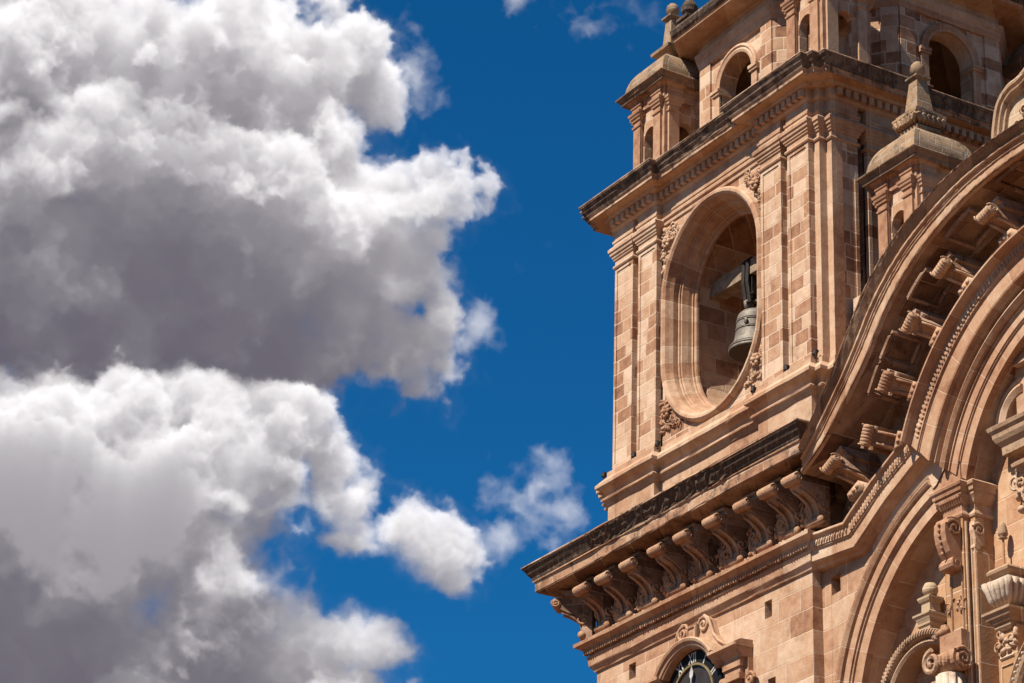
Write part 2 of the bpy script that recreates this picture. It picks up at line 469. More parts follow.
# ------------------------------------------------------------------ mesh builder
class MB:
    def __init__(self):
        self.v = []
        self.f = []

    def add(self, vs, fs):
        o = len(self.v)
        self.v += [tuple(p) for p in vs]
        self.f += [tuple(i + o for i in f) for f in fs]
        return self

    def box(self, x0, x1, y0, y1, z0, z1):
        vs = [(x, y, z) for x in (x0, x1) for y in (y0, y1) for z in (z0, z1)]
        return self.add(vs, [(0, 1, 3, 2), (4, 6, 7, 5), (0, 4, 5, 1), (2, 3, 7, 6), (0, 2, 6, 4), (1, 5, 7, 3)])

    def rings(self, rings, closed=False, cap=True, wrap=False):
        """rings: list of equal-length lists; closed: each ring is a loop; wrap: last ring joins the first."""
        k = len(rings[0])
        vs = [p for r in rings for p in r]
        fs = []
        nr = len(rings)
        for i in range(nr if wrap else nr - 1):
            a, b = i * k, ((i + 1) % nr) * k
            for j in range(k if closed else k - 1):
                j2 = (j + 1) % k
                fs.append((a + j, b + j, b + j2, a + j2))
        if cap and not wrap:
            fs.append(tuple(range(k)))
            fs.append(tuple(range((nr - 1) * k, nr * k))[::-1])
        return self.add(vs, fs)

    def sweep_plan(self, path, prof, closed=False, step=0.0, jit=0.0, cap=True):
        """profile (p outwards, z) along a plan path; outward is to the right of travel; mitred."""
        pts = []
        nP = len(path)
        dirs = []
        for i in range(nP if closed else nP - 1):
            a, b = path[i], path[(i + 1) % nP]
            d = Vector((b[0] - a[0], b[1] - a[1]))
            dirs.append(d.normalized())
        rings = []

        def ring(pos, off, j):
            return [(pos[0] + off[0] * p, pos[1] + off[1] * p, z) for p, z in prof]
        for i in range(nP):
            if closed:
                d0, d1 = dirs[i - 1], dirs[i]
            else:
                d0 = dirs[max(i - 1, 0)]
                d1 = dirs[min(i, nP - 2)]
            n0 = Vector((d0.y, -d0.x))
            n1 = Vector((d1.y, -d1.x))
            off = (n0 + n1) / max(0.2, 1 + n0.dot(n1))
            rings.append(ring(path[i], off, 0))
            if step and (closed or i < nP - 1):
                b = path[(i + 1) % nP]
                L = math.hypot(b[0] - path[i][0], b[1] - path[i][1])
                k = int(L / step)
                pm = max(abs(p) for p, _ in prof)
                for q in range(1, k):
                    s = q / k * L
                    if s < pm + 0.05 or s > L - pm - 0.05:
                        continue
                    t = s / L
                    pos = (path[i][0] + (b[0] - path[i][0]) * t, path[i][1] + (b[1] - path[i][1]) * t)
                    rg = ring(pos, n1, 1)
                    if jit:
                        rg = [(x + random.gauss(0, jit), y + random.gauss(0, jit), z + random.gauss(0, jit * 0.8)) for x, y, z in rg]
                    rings.append(rg)
        return self.rings(rings, wrap=closed, cap=cap and not closed)

    def sweep_xz(self, path, prof, cap=True, jit=0.0):
        """profile (n, y) along a path in the XZ plane; n is to the right of travel."""
        nP = len(path)
        dirs = [Vector((path[i + 1][0] - path[i][0], path[i + 1][1] - path[i][1])).normalized() for i in range(nP - 1)]
        rings = []
        for i in range(nP):
            d0 = dirs[max(i - 1, 0)]
            d1 = dirs[min(i, nP - 2)]
            n0 = Vector((d0.y, -d0.x))
            n1 = Vector((d1.y, -d1.x))
            off = (n0 + n1) / max(0.3, 1 + n0.dot(n1))
            g = lambda: random.gauss(0, jit) if jit else 0
            rings.append([(path[i][0] + off.x * q + g(), y + g(), path[i][1] + off.y * q + g()) for q, y in prof])
        return self.rings(rings, cap=cap)

    def arc_xz(self, cx, cz, prof, a0, a1, n=48, cap=True, jit=0.0):
        rings = []
        for i in range(n + 1):
            a = R_(a0 + (a1 - a0) * i / n)
            g = lambda: random.gauss(0, jit) if jit else 0
            rings.append([(cx + (r + g()) * math.cos(a), y + g(), cz + (r + g()) * math.sin(a)) for r, y in prof])
        return self.rings(rings, cap=cap)

    def prism_y(self, poly, y0, y1):
        k = len(poly)
        vs = [(x, y0, z) for x, z in poly] + [(x, y1, z) for x, z in poly]
        fs = [(i, (i + 1) % k, k + (i + 1) % k, k + i) for i in range(k)]
        tris = tessellate_polygon([[Vector((x, z, 0)) for x, z in poly]])
        fs += [tuple(t) for t in tris] + [tuple(k + i for i in t) for t in tris]
        return self.add(vs, fs)

    def extrude(self, poly2, org, eu, ev, ew, w0, w1):
        """polygon (u, v) extruded along ew from w0 to w1 in a free frame."""
        org, eu, ev, ew = Vector(org), Vector(eu), Vector(ev), Vector(ew)
        k = len(poly2)
        vs = [org + eu * u + ev * v + ew * w0 for u, v in poly2] + [org + eu * u + ev * v + ew * w1 for u, v in poly2]
        fs = [(i, (i + 1) % k, k + (i + 1) % k, k + i) for i in range(k)]
        tris = tessellate_polygon([[Vector((u, v, 0)) for u, v in poly2]])
        fs += [tuple(t) for t in tris] + [tuple(k + i for i in t) for t in tris]
        return self.add(vs, fs)

    def plate(self, outer, holes, y, depth=None, yfun=None):
        """front face (XZ) at y with holes; holes get reveals of the given depth and, if closed, a back."""
        loops = [outer] + [h for h, _ in holes]
        flat = [p for l in loops for p in l]
        tris = tessellate_polygon([[Vector((x, z, 0)) for x, z in l] for l in loops])
        yf = yfun or (lambda x, z: y)
        self.add([(x, yf(x, z), z) for x, z in flat], [tuple(t) for t in tris])
        for h, d in holes:
            k = len(h)
            if d < 0:
                self.add([(x, yf(x, z), z) for x, z in h] + [(x, yf(x, z) - d, z) for x, z in h], [(i, (i + 1) % k, k + (i + 1) % k, k + i) for i in range(k)])
            elif d:
                self.add([(x, yf(x, z), z) for x, z in h] + [(x, yf(x, z) + d, z) for x, z in h], [(i, (i + 1) % k, k + (i + 1) % k, k + i) for i in range(k)] + [tuple(range(k, 2 * k))])
        return self

    def lathe(self, c, prof, n=16, sx=1.0, sy=1.0):
        rings = [[(c[0] + r * sx * math.cos(2 * PI * j / n), c[1] + r * sy * math.sin(2 * PI * j / n), c[2] + z) for j in range(n)] for r, z in prof]
        return self.rings(rings, closed=True)

    def square(self, c, prof, ch=0.0):
        """square-plan solid of revolution: profile (half width, z)."""
        rings = [[(c[0] + sx * r, c[1] + sy * r, c[2] + z) for sx, sy in ((-1, -1), (1, -1), (1, 1), (-1, 1))] for r, z in prof]
        return self.rings(rings, closed=True)

    def ell(self, c, r, n=7, m=5, rot=None):
        if isinstance(r, (int, float)):
            r = (r, r, r)
        rings = []
        for i in range(1, m):
            t = PI * i / m
            ring = []
            for j in range(n):
                a = 2 * PI * j / n
                p = Vector((r[0] * math.sin(t) * math.cos(a), r[1] * math.sin(t) * math.sin(a), r[2] * math.cos(t)))
                if rot is not None:
                    p = rot @ p
                ring.append(p + Vector(c))
            rings.append(ring)
        return self.rings(rings, closed=True)

    def tube(self, pts, r, n=6):
        pts = [Vector(p) for p in pts]
        rings = []
        for i, p in enumerate(pts):
            d = (pts[min(i + 1, len(pts) - 1)] - pts[max(i - 1, 0)]).normalized()
            a = d.cross(Vector((0.31, 0.9, 0.3))).normalized()
            b = d.cross(a)
            rr = r[i] if isinstance(r, (list, tuple)) else r
            rings.append([p + a * (rr * math.cos(2 * PI * j / n)) + b * (rr * math.sin(2 * PI * j / n)) for j in range(n)])
        return self.rings(rings, closed=True)

    def cyl(self, a, b, r, n=12):
        return self.tube([a, b], r, n)

    def build(self, name, mat, parent=None, smooth=False, off=None):
        me = bpy.data.meshes.new(name)
        o = Vector(off) if off else (Vector(parent['base']) if parent is not None and 'base' in parent else Vector((0, 0, 0)))
        me.from_pydata([tuple(Vector(p) - o) for p in self.v], [], self.f)
        bm = bmesh.new()
        bm.from_mesh(me)
        bmesh.ops.recalc_face_normals(bm, faces=bm.faces)
        bm.to_mesh(me)
        bm.free()
        if smooth:
            for p in me.polygons:
                p.use_smooth = True
        me.materials.append(M[mat] if isinstance(mat, str) else mat)
        ob = bpy.data.objects.new(name, me)
        COL.objects.link(ob)
        if parent is not None:
            ob.parent = parent
            if parent.type == 'MESH':
                ob.matrix_parent_inverse = Matrix()
        else:
            ob.location = o
        return ob


def thing(name, label, cat, base=(0, 0, 0), group=None):
    o = bpy.data.objects.new(name, None)
    COL.objects.link(o)
    o.empty_display_size = 0.3
    o.location = base
    o['base'] = [float(q) for q in base]
    o['label'] = label
    o['category'] = cat
    if group:
        o['group'] = group
    return o


def sub(mb, name, mat, part, smooth=False):
    """a sub-part: its parent mesh shares the thing's frame."""
    base = part.parent['base'] if part.parent is not None else (0, 0, 0)
    ob = mb.build(name, mat, None, smooth, off=base)
    ob.location = (0, 0, 0)
    ob.parent = part
    return ob


def dup(root, loc, label, rz=0.0, group=None):
    r = root.copy()
    COL.objects.link(r)
    r.location = loc
    r.rotation_euler = (0, 0, rz)
    r['label'] = label
    if group:
        r['group'] = group
    for ch in list(root.children):
        c = ch.copy()
        COL.objects.link(c)
        c.parent = r
        for g in ch.children:
            d = g.copy()
            COL.objects.link(d)
            d.parent = c
    return r


def arch_loop(cx, zs, r, zb, n=12):
    """outline of a round-arched opening, bottom zb, springing zs."""
    pts = [(cx - r, zb), (cx - r, zs)]
    for i in range(1, n):
        a = PI - PI * i / n
        pts.append((cx + r * math.cos(a), zs + r * math.sin(a)))
    pts += [(cx + r, zs), (cx + r, zb)]
    return pts


def relief(mb, pts, y, rmin, rmax, depth, seed, curls=4):
    """carved foliage: overlapping leaves, beads and curls lying on a wall plane."""
    rnd = random.Random(seed)
    for (x, z) in pts:
        r = rnd.uniform(rmin, rmax)
        rot = Matrix.Rotation(rnd.uniform(0, PI), 3, 'Y')
        mb.ell((x, y, z), (r * rnd.uniform(0.9, 1.7), depth * rnd.uniform(0.6, 1.15), r * rnd.uniform(0.45, 0.9)), 7, 5, rot)
    for q in range(curls):
        x, z = rnd.choice(pts)
        a0 = rnd.uniform(0, 6.3)
        sgn = rnd.choice((-1, 1))
        R0 = rmax * rnd.uniform(1.1, 1.7)
        path = []
        for i in range(12):
            a = a0 + sgn * i * 0.55
            rr = R0 * (1 - i / 14)
            path.append((x + rr * math.cos(a), y - depth * 0.75, z + rr * math.sin(a)))
        mb.tube(path, rmin * 0.55, 5)


def spiral_pts(cx, cy, cz, eu, ev, r0, turns, n=26, a0=0.0, sgn=1, rend=0.12):
    eu, ev = Vector(eu), Vector(ev)
    out = []
    for i in range(n):
        t = i / (n - 1)
        a = a0 + sgn * turns * 2 * PI * t
        r = r0 * (1 - t * (1 - rend))
        out.append(Vector((cx, cy, cz)) + eu * (r * math.cos(a)) + ev * (r * math.sin(a)))
    return out


# ------------------------------------------------------------------ ground
g = MB()
g.add([(-1500, -1500, 0), (1500, -1500, 0), (1500, 1500, 0), (-1500, 1500, 0)], [(0, 1, 2, 3)])
o = g.build('plaza_ground', 'paving')
o['kind'] = 'structure'
o['label'] = 'stone paved plaza in front of the church'

# ================================================================== BELL TOWER
TW = thing('bell_tower', 'square baroque bell tower of pinkish stone blocks with an oval bell opening and paired pilasters', 'bell tower')
XL, XR = -7.55, 0.17          # shaft
YF = -0.19
OX, OZ0, OZ1 = -3.68, 28.46, 29.98   # oval opening: arc centres


def oval(r, n=20):
    p = []
    for i in range(n + 1):
        a = PI * i / n
        p.append((OX + r * math.cos(a), OZ1 + r * math.sin(a)))
    for i in range(n + 1):
        a = PI + PI * i / n
        p.append((OX + r * math.cos(a), OZ0 + r * math.sin(a)))
    return p


# --- shaft
mb = MB()


def hole(cx, cz, w, h):
    return [(cx - w / 2, cz - h / 2), (cx + w / 2, cz - h / 2), (cx + w / 2, cz + h / 2), (cx - w / 2, cz + h / 2)]


mb.plate([(XL, 0), (XR, 0), (XR, 24.3), (XL, 24.3)], [(hole(-6.17, 21.57, 0.26, 0.34), 0.6), (hole(-1.29, 21.53, 0.24, 0.36), 0.6), (hole(-1.2, 19.92, 0.26, 0.34), 0.6)], YF)
mb.add([(XL, YF, 0), (XL, 9, 0), (XL, 9, 24.3), (XL, YF, 24.3)], [(0, 1, 2, 3)])
mb.add([(XR, YF, 0), (XR, 9, 0), (XR, 9, 24.3), (XR, YF, 24.3)], [(0, 1, 2, 3)])
mb.build('shaft_wall', 'ashlar_big', TW)

# --- bed moulding of the main cornice
PATH_MAIN = [(XL, 8.6), (XL, YF), (XR, YF), (XR, 0.75)]
mb = MB()
mb.sweep_plan(PATH_MAIN, [(-0.02, 21.90), (0.045, 21.91), (0.06, 21.95), (0.125, 22.03), (0.135, 22.05), (0.15, 22.20), (0.17, 22.21), (0.17, 22.245), (0.12, 22.25), (0.13, 22.30), (0.24, 22.40), (0.33, 22.46), (0.38, 22.475), (0.39, 22.55), (0.30, 22.585), (0.05, 22.62), (-0.02, 22.63)], step=0.5, jit=0.004)
bed = mb.build('bed_moulding', 'mould', TW)
mb = MB()


def egg_row(mb, a, b, n, r, skip=0):
    a, b = Vector(a), Vector(b)
    d = (b - a) / n
    rot = d.to_track_quat('X', 'Z').to_matrix()
    for i in range(n):
        c = a + d * (i + 0.5)
        s = 1.0 if i % 2 == 0 else 0.62
        mb.ell(c + Vector((0, 0, random.uniform(-.012, .012))), (r * 0.60 * s * random.uniform(.8, 1.2), r * 0.62, r * 1.0 * random.uniform(.85, 1.15)), 6, 4, rot @ Matrix.Rotation(random.uniform(.2, .5), 3, 'Y'))


egg_row(mb, (XL - 0.2, YF - 0.215, 22.335), (XR + 0.2, YF - 0.215, 22.335), 96, 0.075)
egg_row(mb, (XL - 0.215, 7, 22.335), (XL - 0.215, YF - 0.2, 22.335), 60, 0.075)
sub(mb, 'egg_carving', 'mould', bed)

# --- frieze and soffit
mb = MB()
mb.sweep_plan(PATH_MAIN, [(-0.02, 22.60), (0.02, 22.60), (0.02, 23.60), (0.06, 23.62), (0.09, 23.70), (0.14, 23.765), (0.98, 23.79), (0.98, 23.9), (-0.02, 23.9)])
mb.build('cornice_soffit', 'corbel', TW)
mb = MB()
mb.sweep_plan(PATH_MAIN, [(0.0, 23.80), (0.985, 23.80), (1.0, 23.82), (1.005, 24.02), (1.04, 24.03), (1.05, 24.06), (0.0, 24.08)], step=0.3, jit=0.009)
mb.build('cornice_fascia', 'fascia', TW)
mb = MB()
mb.sweep_plan(PATH_MAIN, [(-0.3, 24.065), (1.045, 24.062), (1.06, 24.09), (1.07, 24.13), (1.13, 24.20), (1.17, 24.28), (1.205, 24.31), (1.22, 24.34), (1.215, 24.375), (1.1, 24.41), (0.2, 24.52), (-0.3, 24.54)], step=0.10, jit=0.013)
mb.build('cornice_lip', 'sooty', TW)


mb = MB()
mb.sweep_plan(PATH_MAIN, [(1.0, 24.36), (1.225, 24.345), (1.24, 24.36), (1.235, 24.385), (1.0, 24.45)], step=0.3, jit=0.006)
mb.build('cornice_lit_edge', 'fascia', TW)  # added pale strip: the lip's sunlit top edge put into its colour


# --- scroll modillions
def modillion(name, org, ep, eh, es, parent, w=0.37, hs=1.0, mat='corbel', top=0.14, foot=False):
    """org: foot on the frieze plane; ep outwards, eh up, es sideways."""
    ep, eh, es, org = Vector(ep), Vector(eh), Vector(es), Vector(org)
    wr = random.Random(int(abs(org.x * 97 + org.y * 31 + org.z * 53) * 10))
    w *= wr.uniform(0.93, 1.05)
    org = org + es * wr.uniform(-0.025, 0.025) + eh * wr.uniform(-0.015, 0.012)
    ep = ep * wr.uniform(0.95, 1.03)
    prof = [(0, 0), (0.19, 0.0), (0.235, 0.05), (0.235, 0.13), (0.19, 0.21), (0.19, 0.33), (0.25, 0.47), (0.36, 0.57), (0.50, 0.63), (0.60, 0.69), (0.66, 0.76), (0.70, 0.86), (0.68, 0.955), (0.0, 0.955)]
    prof = [(p, h * hs) for p, h in prof]
    m = MB()
    m.extrude(prof, org, ep, eh, es, -w / 2, w / 2)
    body = m.build(name, mat, parent)
    m = MB()
    c = org + ep * 0.70 + eh * (0.845 * hs)
    r = 0.112
    for s in range(6):
        a, b = -w / 2 - 0.03 + (w + 0.06) * s / 6, -w / 2 - 0.03 + (w + 0.06) * (s + 1) / 6
        d = (b - a) * 0.14
        m.tube([c + es * a, c + es * (a + d), c + es * (b - d), c + es * b], [r * 0.90, r, r, r * 0.90], 14)
    c2 = org + ep * 0.20 + eh * (0.09 * hs)
    m.tube([c2 - es * (w / 2 + 0.02), c2 + es * (w / 2 + 0.02)], 0.085, 12)
    if foot:
        m.extrude([(0.05, -0.03), (0.50, -0.03), (0.50, 0.15), (0.05, 0.15)], org, ep, eh, es, -w / 2 - 0.03, w / 2 + 0.03)
        for q in range(3):
            m.ell(org + ep * 0.50 + eh * 0.06 + es * (-0.12 + 0.12 * q), 0.05, 7, 5)
    # raised rib down the front of the S
    rib = [(0.60, 0.665), (0.45, 0.60), (0.30, 0.50), (0.225, 0.40), (0.185, 0.27), (0.21, 0.17)]
    for o_ in (-0.11, 0.11):
        m.tube([org + ep * (p + 0.012) + eh * (h * hs - 0.012) + es * o_ for p, h in rib], [0.03, 0.035, 0.04, 0.04, 0.038, 0.03], 6)
    # side curls
    for sgn in (-1, 1):
        base = c + es * (sgn * (w / 2 + 0.028))
        m.tube(spiral_pts(base.x, base.y, base.z, ep, eh, r * 0.85, 1.6, 18, 0.5, sgn), 0.018, 5)
        base = org + ep * 0.17 + eh * (0.42 * hs) + es * (sgn * (w / 2))
        m.tube(spiral_pts(base.x, base.y, base.z, ep, eh, 0.13, 1.3, 16, 2.2, sgn), 0.025, 5)
    sub(m, 'scroll_roll', 'carved', body, True)
    m = MB()
    h0 = 0.955 * hs
    m.extrude([(-0.01, h0), (0.52, h0), (0.54, h0 + 0.03), (0.54, h0 + top * 0.5), (0.60, h0 + top * 0.6), (0.60, h0 + top), (-0.01, h0 + top)], org, ep, eh, es, -w / 2 - 0.07, w / 2 + 0.07)
    sub(m, 'abacus', mat, body)
    return body


MODX = [-6.98, -6.1, -5.13, -4.11, -3.1, -2.08, -1.07, -0.17, 0.62]
for i, mx in enumerate(MODX):
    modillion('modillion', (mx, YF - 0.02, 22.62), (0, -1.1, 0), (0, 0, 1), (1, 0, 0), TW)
for my in (0.35, 1.35, 2.35):
    modillion('modillion', (XL - 0.02, my, 22.62), (-1.1, 0, 0), (0, 0, 1), (0, 1, 0), TW)
d_ = Vector((-1, -1, 0)).normalized()
modillion('modillion', (XL - 0.06, YF - 0.06, 22.62), d_ * 1.12, (0, 0, 1), (d_.y, -d_.x, 0), TW)
# block that carries the end of the cornice at the portal side
mb = MB()
mb.box(XR - 0.1, XR + 0.33, YF - 0.06, 0.6, 22.6, 23.75)
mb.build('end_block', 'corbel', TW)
# carved metopes
for i in range(len(MODX) - 1):
    mb = MB()
    c = (MODX[i] + MODX[i + 1]) / 2
    pts = []
    rnd = random.Random(40 + i)
    for q in range(20):
        a, rr = rnd.uniform(0, 2 * PI), math.sqrt(rnd.random())
        pts.append((c + 0.2 * rr * math.cos(a), 23.03 + 0.30 * rr * math.sin(a)))
    mb.ell((c, YF - 0.11, 23.03), (0.23, 0.07, 0.34), 14, 8)
    relief(mb, pts, YF - 0.16, 0.04, 0.075, 0.06, 50 + i, 2)
    for q in range(6):
        mb.ell((c - 0.27 + 0.11 * q, YF - 0.13, 22.66 + rnd.uniform(-.01, .03)), (0.05, 0.06, 0.05), 6, 4)
    mb.build('carved_metope', 'carved', TW, True)

# --- belfry: plan with stepped corners
mb = MB()
mb.box(-7.54, -5.6, 0.15, 0.5, 24.4, 33.0)
mb.box(-1.76, 0.18, 0.15, 0.5, 24.4, 33.0)
mb.box(-7.73, -5.58, 0.33, 7.8, 24.4, 33.0)
mb.box(-1.78, 0.25, 0.33, 1.02, 24.4, 33.0)
mb.box(-1.78, 0.02, 1.0, 1.27, 24.4, 33.0)
mb.box(-1.78, 0.25, 1.25, 7.8, 24.4, 33.0)
mb.box(-5.6, -1.7, 5.6, 7.8, 24.4, 33.0)
mb.plate([(-5.67, 24.4), (-1.69, 24.4), (-1.69, 33.0), (-5.67, 33.0)], [(oval(1.86), 0)], 0.15)
mb.build('belfry_wall', 'ashlar', TW)
# frame rings of the oval opening
mb = MB()
prof = [(1.90, 0.16), (1.885, 0.07), (1.84, 0.025), (1.78, 0.03), (1.73, 0.07), (1.71, 0.13), (1.70, 0.16), (1.66, 0.24), (1.655, 0.33), (1.66, 0.36), (1.62, 0.375), (1.62, 0.41), (1.585, 0.42), (1.575, 0.46), (1.545, 0.56), (1.535, 0.64), (1.50, 0.65), (1.50, 0.69), (1.465, 0.70), (1.45, 0.73), (1.45, 0.78), (1.54, 0.80)]
loops = [oval(r) for r, _ in prof]
mb.rings([[(x, prof[i][1], z) for x, z in l] for i, l in enumerate(loops)], closed=True, cap=False)
mb.build('oval_frame', 'oval', TW)
mb = MB()
mb.rings([[(x, y, z) for x, z in oval(r)] for r, y in ((1.54, 0.79), (1.54, 2.0), (1.54, 3.4))], closed=True, cap=False)
k = oval(1.54)
mb.add([(x, 3.4, z) for x, z in k], [tuple(range(len(k)))])
mb.build('oval_vault', 'tunnel', TW)

# pilasters with sunk panels
PZ0, PZ1 = 26.5, 31.5


def pilaster(x0, x1, y, yb, z0, z1, parent, face='y'):
    m = MB()
    b, dp = 0.085, 0.022

    def P(u, w, z):
        return (u, w, z) if face == 'y' else (w, u, z)
    s = 1 if face == 'y' else -1       # inwards direction sign
    o4 = [(x0, z0), (x1, z0), (x1, z1), (x0, z1)]
    zi0, zi1 = z0 + 0.16, z1 - 0.12
    i4 = [(x0 + b, zi0), (x1 - b, zi0), (x1 - b, zi1), (x0 + b, zi1)]
    vs = [P(u, y, z) for u, z in o4] + [P(u, y, z) for u, z in i4] + [P(u, y + s * dp, z) for u, z in i4] + [P(u, yb, z) for u, z in o4]
    fs = [(i, (i + 1) % 4, 4 + (i + 1) % 4, 4 + i) for i in range(4)]
    fs += [(4 + i, 4 + (i + 1) % 4, 8 + (i + 1) % 4, 8 + i) for i in range(4)]
    fs += [(8, 9, 10, 11)] + [(i, (i + 1) % 4, 12 + (i + 1) % 4, 12 + i) for i in range(4)]
    m.add(vs, fs)
    p = m.build('pilaster', 'ashlar', parent)
    m = MB()
    cap = [(-0.01, 31.46), (0.03, 31.47), (0.045, 31.50), (0.03, 31.54), (0.0, 31.55), (0.0, 31.66), (0.03, 31.68), (0.035, 31.72), (0.055, 31.73), (0.065, 31.79), (0.09, 31.80), (0.10, 31.86), (0.125, 31.88), (0.13, 31.95), (0.10, 31.99), (-0.01, 32.0)]
    if face == 'y':
        path = [(x0, yb + 0.02), (x0, y), (x1, y), (x1, yb + 0.02)]
    else:
        path = [(yb - 0.02, x0), (y, x0), (y, x1), (yb - 0.02, x1)]
    m.sweep_plan(path, cap)
    sub(m, 'capital', 'mould', p)
    return p


for a, b in ((-7.36, -6.62), (-6.40, -5.66), (-1.70, -0.97), (-0.74, 0.0)):
    pilaster(a, b, 0.0, 0.16, PZ0, PZ1, TW)
for a, b in ((0.33, 1.0), (1.25, 1.95), (6.1, 6.8), (7.05, 7.72)):
    pilaster(a, b, 0.37, 0.2, PZ0, PZ1, TW, 'x')
# stepped corner strips (right and left corner)
mb = MB()
mb.box(0.02, 0.19, 0.145, 0.45, PZ0, 31.5)
mb.box(0.1, 0.372, 0.325, 0.6, PZ0, 31.5)
capl = [(-0.01, 31.46), (0.03, 31.47), (0.045, 31.50), (0.03, 31.54), (0.0, 31.55), (0.0, 31.66), (0.03, 31.68), (0.035, 31.72), (0.055, 31.73), (0.065, 31.79), (0.09, 31.80), (0.10, 31.86), (0.125, 31.88), (0.13, 31.95), (0.10, 31.99), (-0.01, 32.0)]
mb.sweep_plan([(-0.05, 0.145), (0.19, 0.145), (0.19, 0.325), (0.372, 0.325), (0.372, 0.4)], capl)
mb.box(0.0, 0.185, 0.15, 0.5, 31.5, 32.0)
mb.box(0.0, 0.368, 0.33, 0.6, 31.5, 32.0)
mb.build('corner_strip', 'mould', TW)
# architrave fillets across the bay
mb = MB()
mb.sweep_plan([(-5.66, 0.15), (-1.70, 0.15)], [(0, 31.84), (0.035, 31.85), (0.04, 31.90), (0.02, 31.91), (0.02, 31.96), (0.06, 31.98), (0.065, 32.03), (0, 32.05)])
mb.build('bay_fillet', 'mould', TW)

PLAN = [(-7.73, 7.8), (-7.73, 0.33), (-7.54, 0.33), (-7.54, 0.15), (-7.36, 0.15), (-7.36, 0.0), (-5.66, 0.0), (-5.66, 0.15), (-1.70, 0.15), (-1.70, 0.0), (0.0, 0.0), (0.0, 0.15), (0.18, 0.15), (0.18, 0.33), (0.37, 0.33), (0.37, 1.95), (0.25, 1.95), (0.25, 6.1), (0.37, 6.1), (0.37, 7.8)]
# base of the belfry
mb = MB()
mb.sweep_plan(PLAN, [(-0.1, 24.4), (0.06, 24.4), (0.06, 25.70), (0.09, 25.72), (0.12, 25.79), (0.175, 25.815), (0.185, 25.85), (0.15, 25.885), (0.09, 25.895), (0.11, 26.0), (0.16, 26.05), (0.24, 26.09), (0.275, 26.12), (0.278, 26.19), (0.11, 26.37), (0.085, 26.38), (0.085, 26.50), (0.02, 26.52), (-0.1, 26.52)], step=0.35, jit=0.005)
mb.build('belfry_plinth', 'mould', TW)
# entablature
mb = MB()
PLANR = PLAN[:6] + [(-6.62, 0.0), (-6.62, 0.15), (-6.40, 0.15), (-6.40, 0.0), (-5.66, 0.0), (-5.66, 0.15), (-1.70, 0.15), (-1.70, 0.0), (-0.97, 0.0), (-0.97, 0.15), (-0.74, 0.15), (-0.74, 0.0)] + PLAN[10:15] + [(0.37, 1.0), (0.2, 1.0), (0.2, 1.25), (0.37, 1.25)] + PLAN[15:]
mb.sweep_plan(PLANR, [(-0.1, 31.99), (0.03, 32.0), (0.03, 32.10), (0.05, 32.11), (0.055, 32.16), (0.015, 32.18), (0.015, 32.42), (-0.1, 32.425)])
mb.build('architrave', 'mould', TW)
mb = MB()
mb.sweep_plan(PLAN, [(-0.1, 32.40), (0.03, 32.405), (0.08, 32.46), (0.08, 32.65), (0.2, 32.665), (0.22, 32.73), (0.40, 32.745), (0.40, 32.80), (-0.1, 32.80)])
mb.build('entablature', 'mould', TW)
mb = MB()
for (xa, xb, y) in ((-7.36, -5.66, 0.0), (-5.56, -1.80, 0.15), (-1.70, 0.06, 0.0)):
    n = round((xb - xa) / 0.205)
    for i in range(n):
        x = xa + (xb - xa) * (i + 0.5) / n
        mb.box(x - 0.055, x + 0.055, y - 0.185, y - 0.06, 32.48, 32.645)
for i in range(32):
    y = 0.45 + i * 0.205
    mb.box(0.40, 0.555, y - 0.055, y + 0.055, 32.48, 32.645)
dn = mb.build('dentils', 'mould', TW)
dn['kind'] = 'stuff'
mb = MB()
mb.sweep_plan(PLAN, [(-0.1, 32.755), (0.415, 32.755), (0.435, 32.76), (0.44, 32.83), (0.46, 32.84), (0.475, 32.86), (-0.1, 32.87)], step=0.4, jit=0.005)
mb.build('upper_fascia', 'fascia', TW)
mb = MB()
mb.sweep_plan(PLAN, [(-0.1, 32.852), (0.47, 32.855), (0.48, 32.87), (0.49, 32.91), (0.54, 32.97), (0.57, 33.04), (0.605, 33.06), (0.615, 33.09), (0.61, 33.125), (0.45, 33.15), (-0.1, 33.2)], step=0.3, jit=0.008)
mb.build('upper_lip', 'lip', TW)
mb = MB()
mb.sweep_plan(PLAN, [(0.45, 33.12), (0.618, 33.098), (0.628, 33.11), (0.622, 33.13), (0.4, 33.17)], step=0.5, jit=0.004)
mb.build('upper_lit_edge', 'fascia', TW)  # paler strip added as the lit rim of the upper lip
mb = MB()
mb.box(-7.7, 0.3, 0.3, 7.8, 33.05, 33.16)
mb.build('terrace', 'roof', TW)


# spandrel carvings round the oval
def spandrel(sx, top, seed):
    rnd = random.Random(seed)
    pts = []
    while len(pts) < 75:
        if top:
            dx, z = rnd.uniform(1.15, 1.93), rnd.uniform(30.55, 31.75)
            cz = OZ1
        else:
            dx, z = rnd.uniform(1.15, 1.93), rnd.uniform(26.85, 27.62 if sx < 0 else 27.9)
            cz = OZ0
        if math.hypot(dx, z - cz) < 1.99:
            continue
        if top and dx < 1.3 + (31.2 - z) * 0.2 or (not top and (dx < 1.35 and z > 27.1)):
            continue
        pts.append((OX + sx * dx, z))
    m = MB()
    relief(m, pts, 0.145, 0.03, 0.085, 0.07, seed, 9)
    # a rosette
    c = (OX + sx * 1.68, 31.35) if top else (OX + sx * 1.66, 27.25)
    for q in range(7):
        a = q * 2 * PI / 7
        m.ell((c[0] + 0.10 * math.cos(a), 0.05, c[1] + 0.10 * math.sin(a)), (0.06, 0.05, 0.06), 7, 5)
    m.ell((c[0], 0.02, c[1]), 0.06, 8, 6)
    m.build('spandrel_carving', 'carved', TW, True)


spandrel(-1, True, 3)
spandrel(1, True, 4)
spandrel(-1, False, 5)
spandrel(1, False, 6)

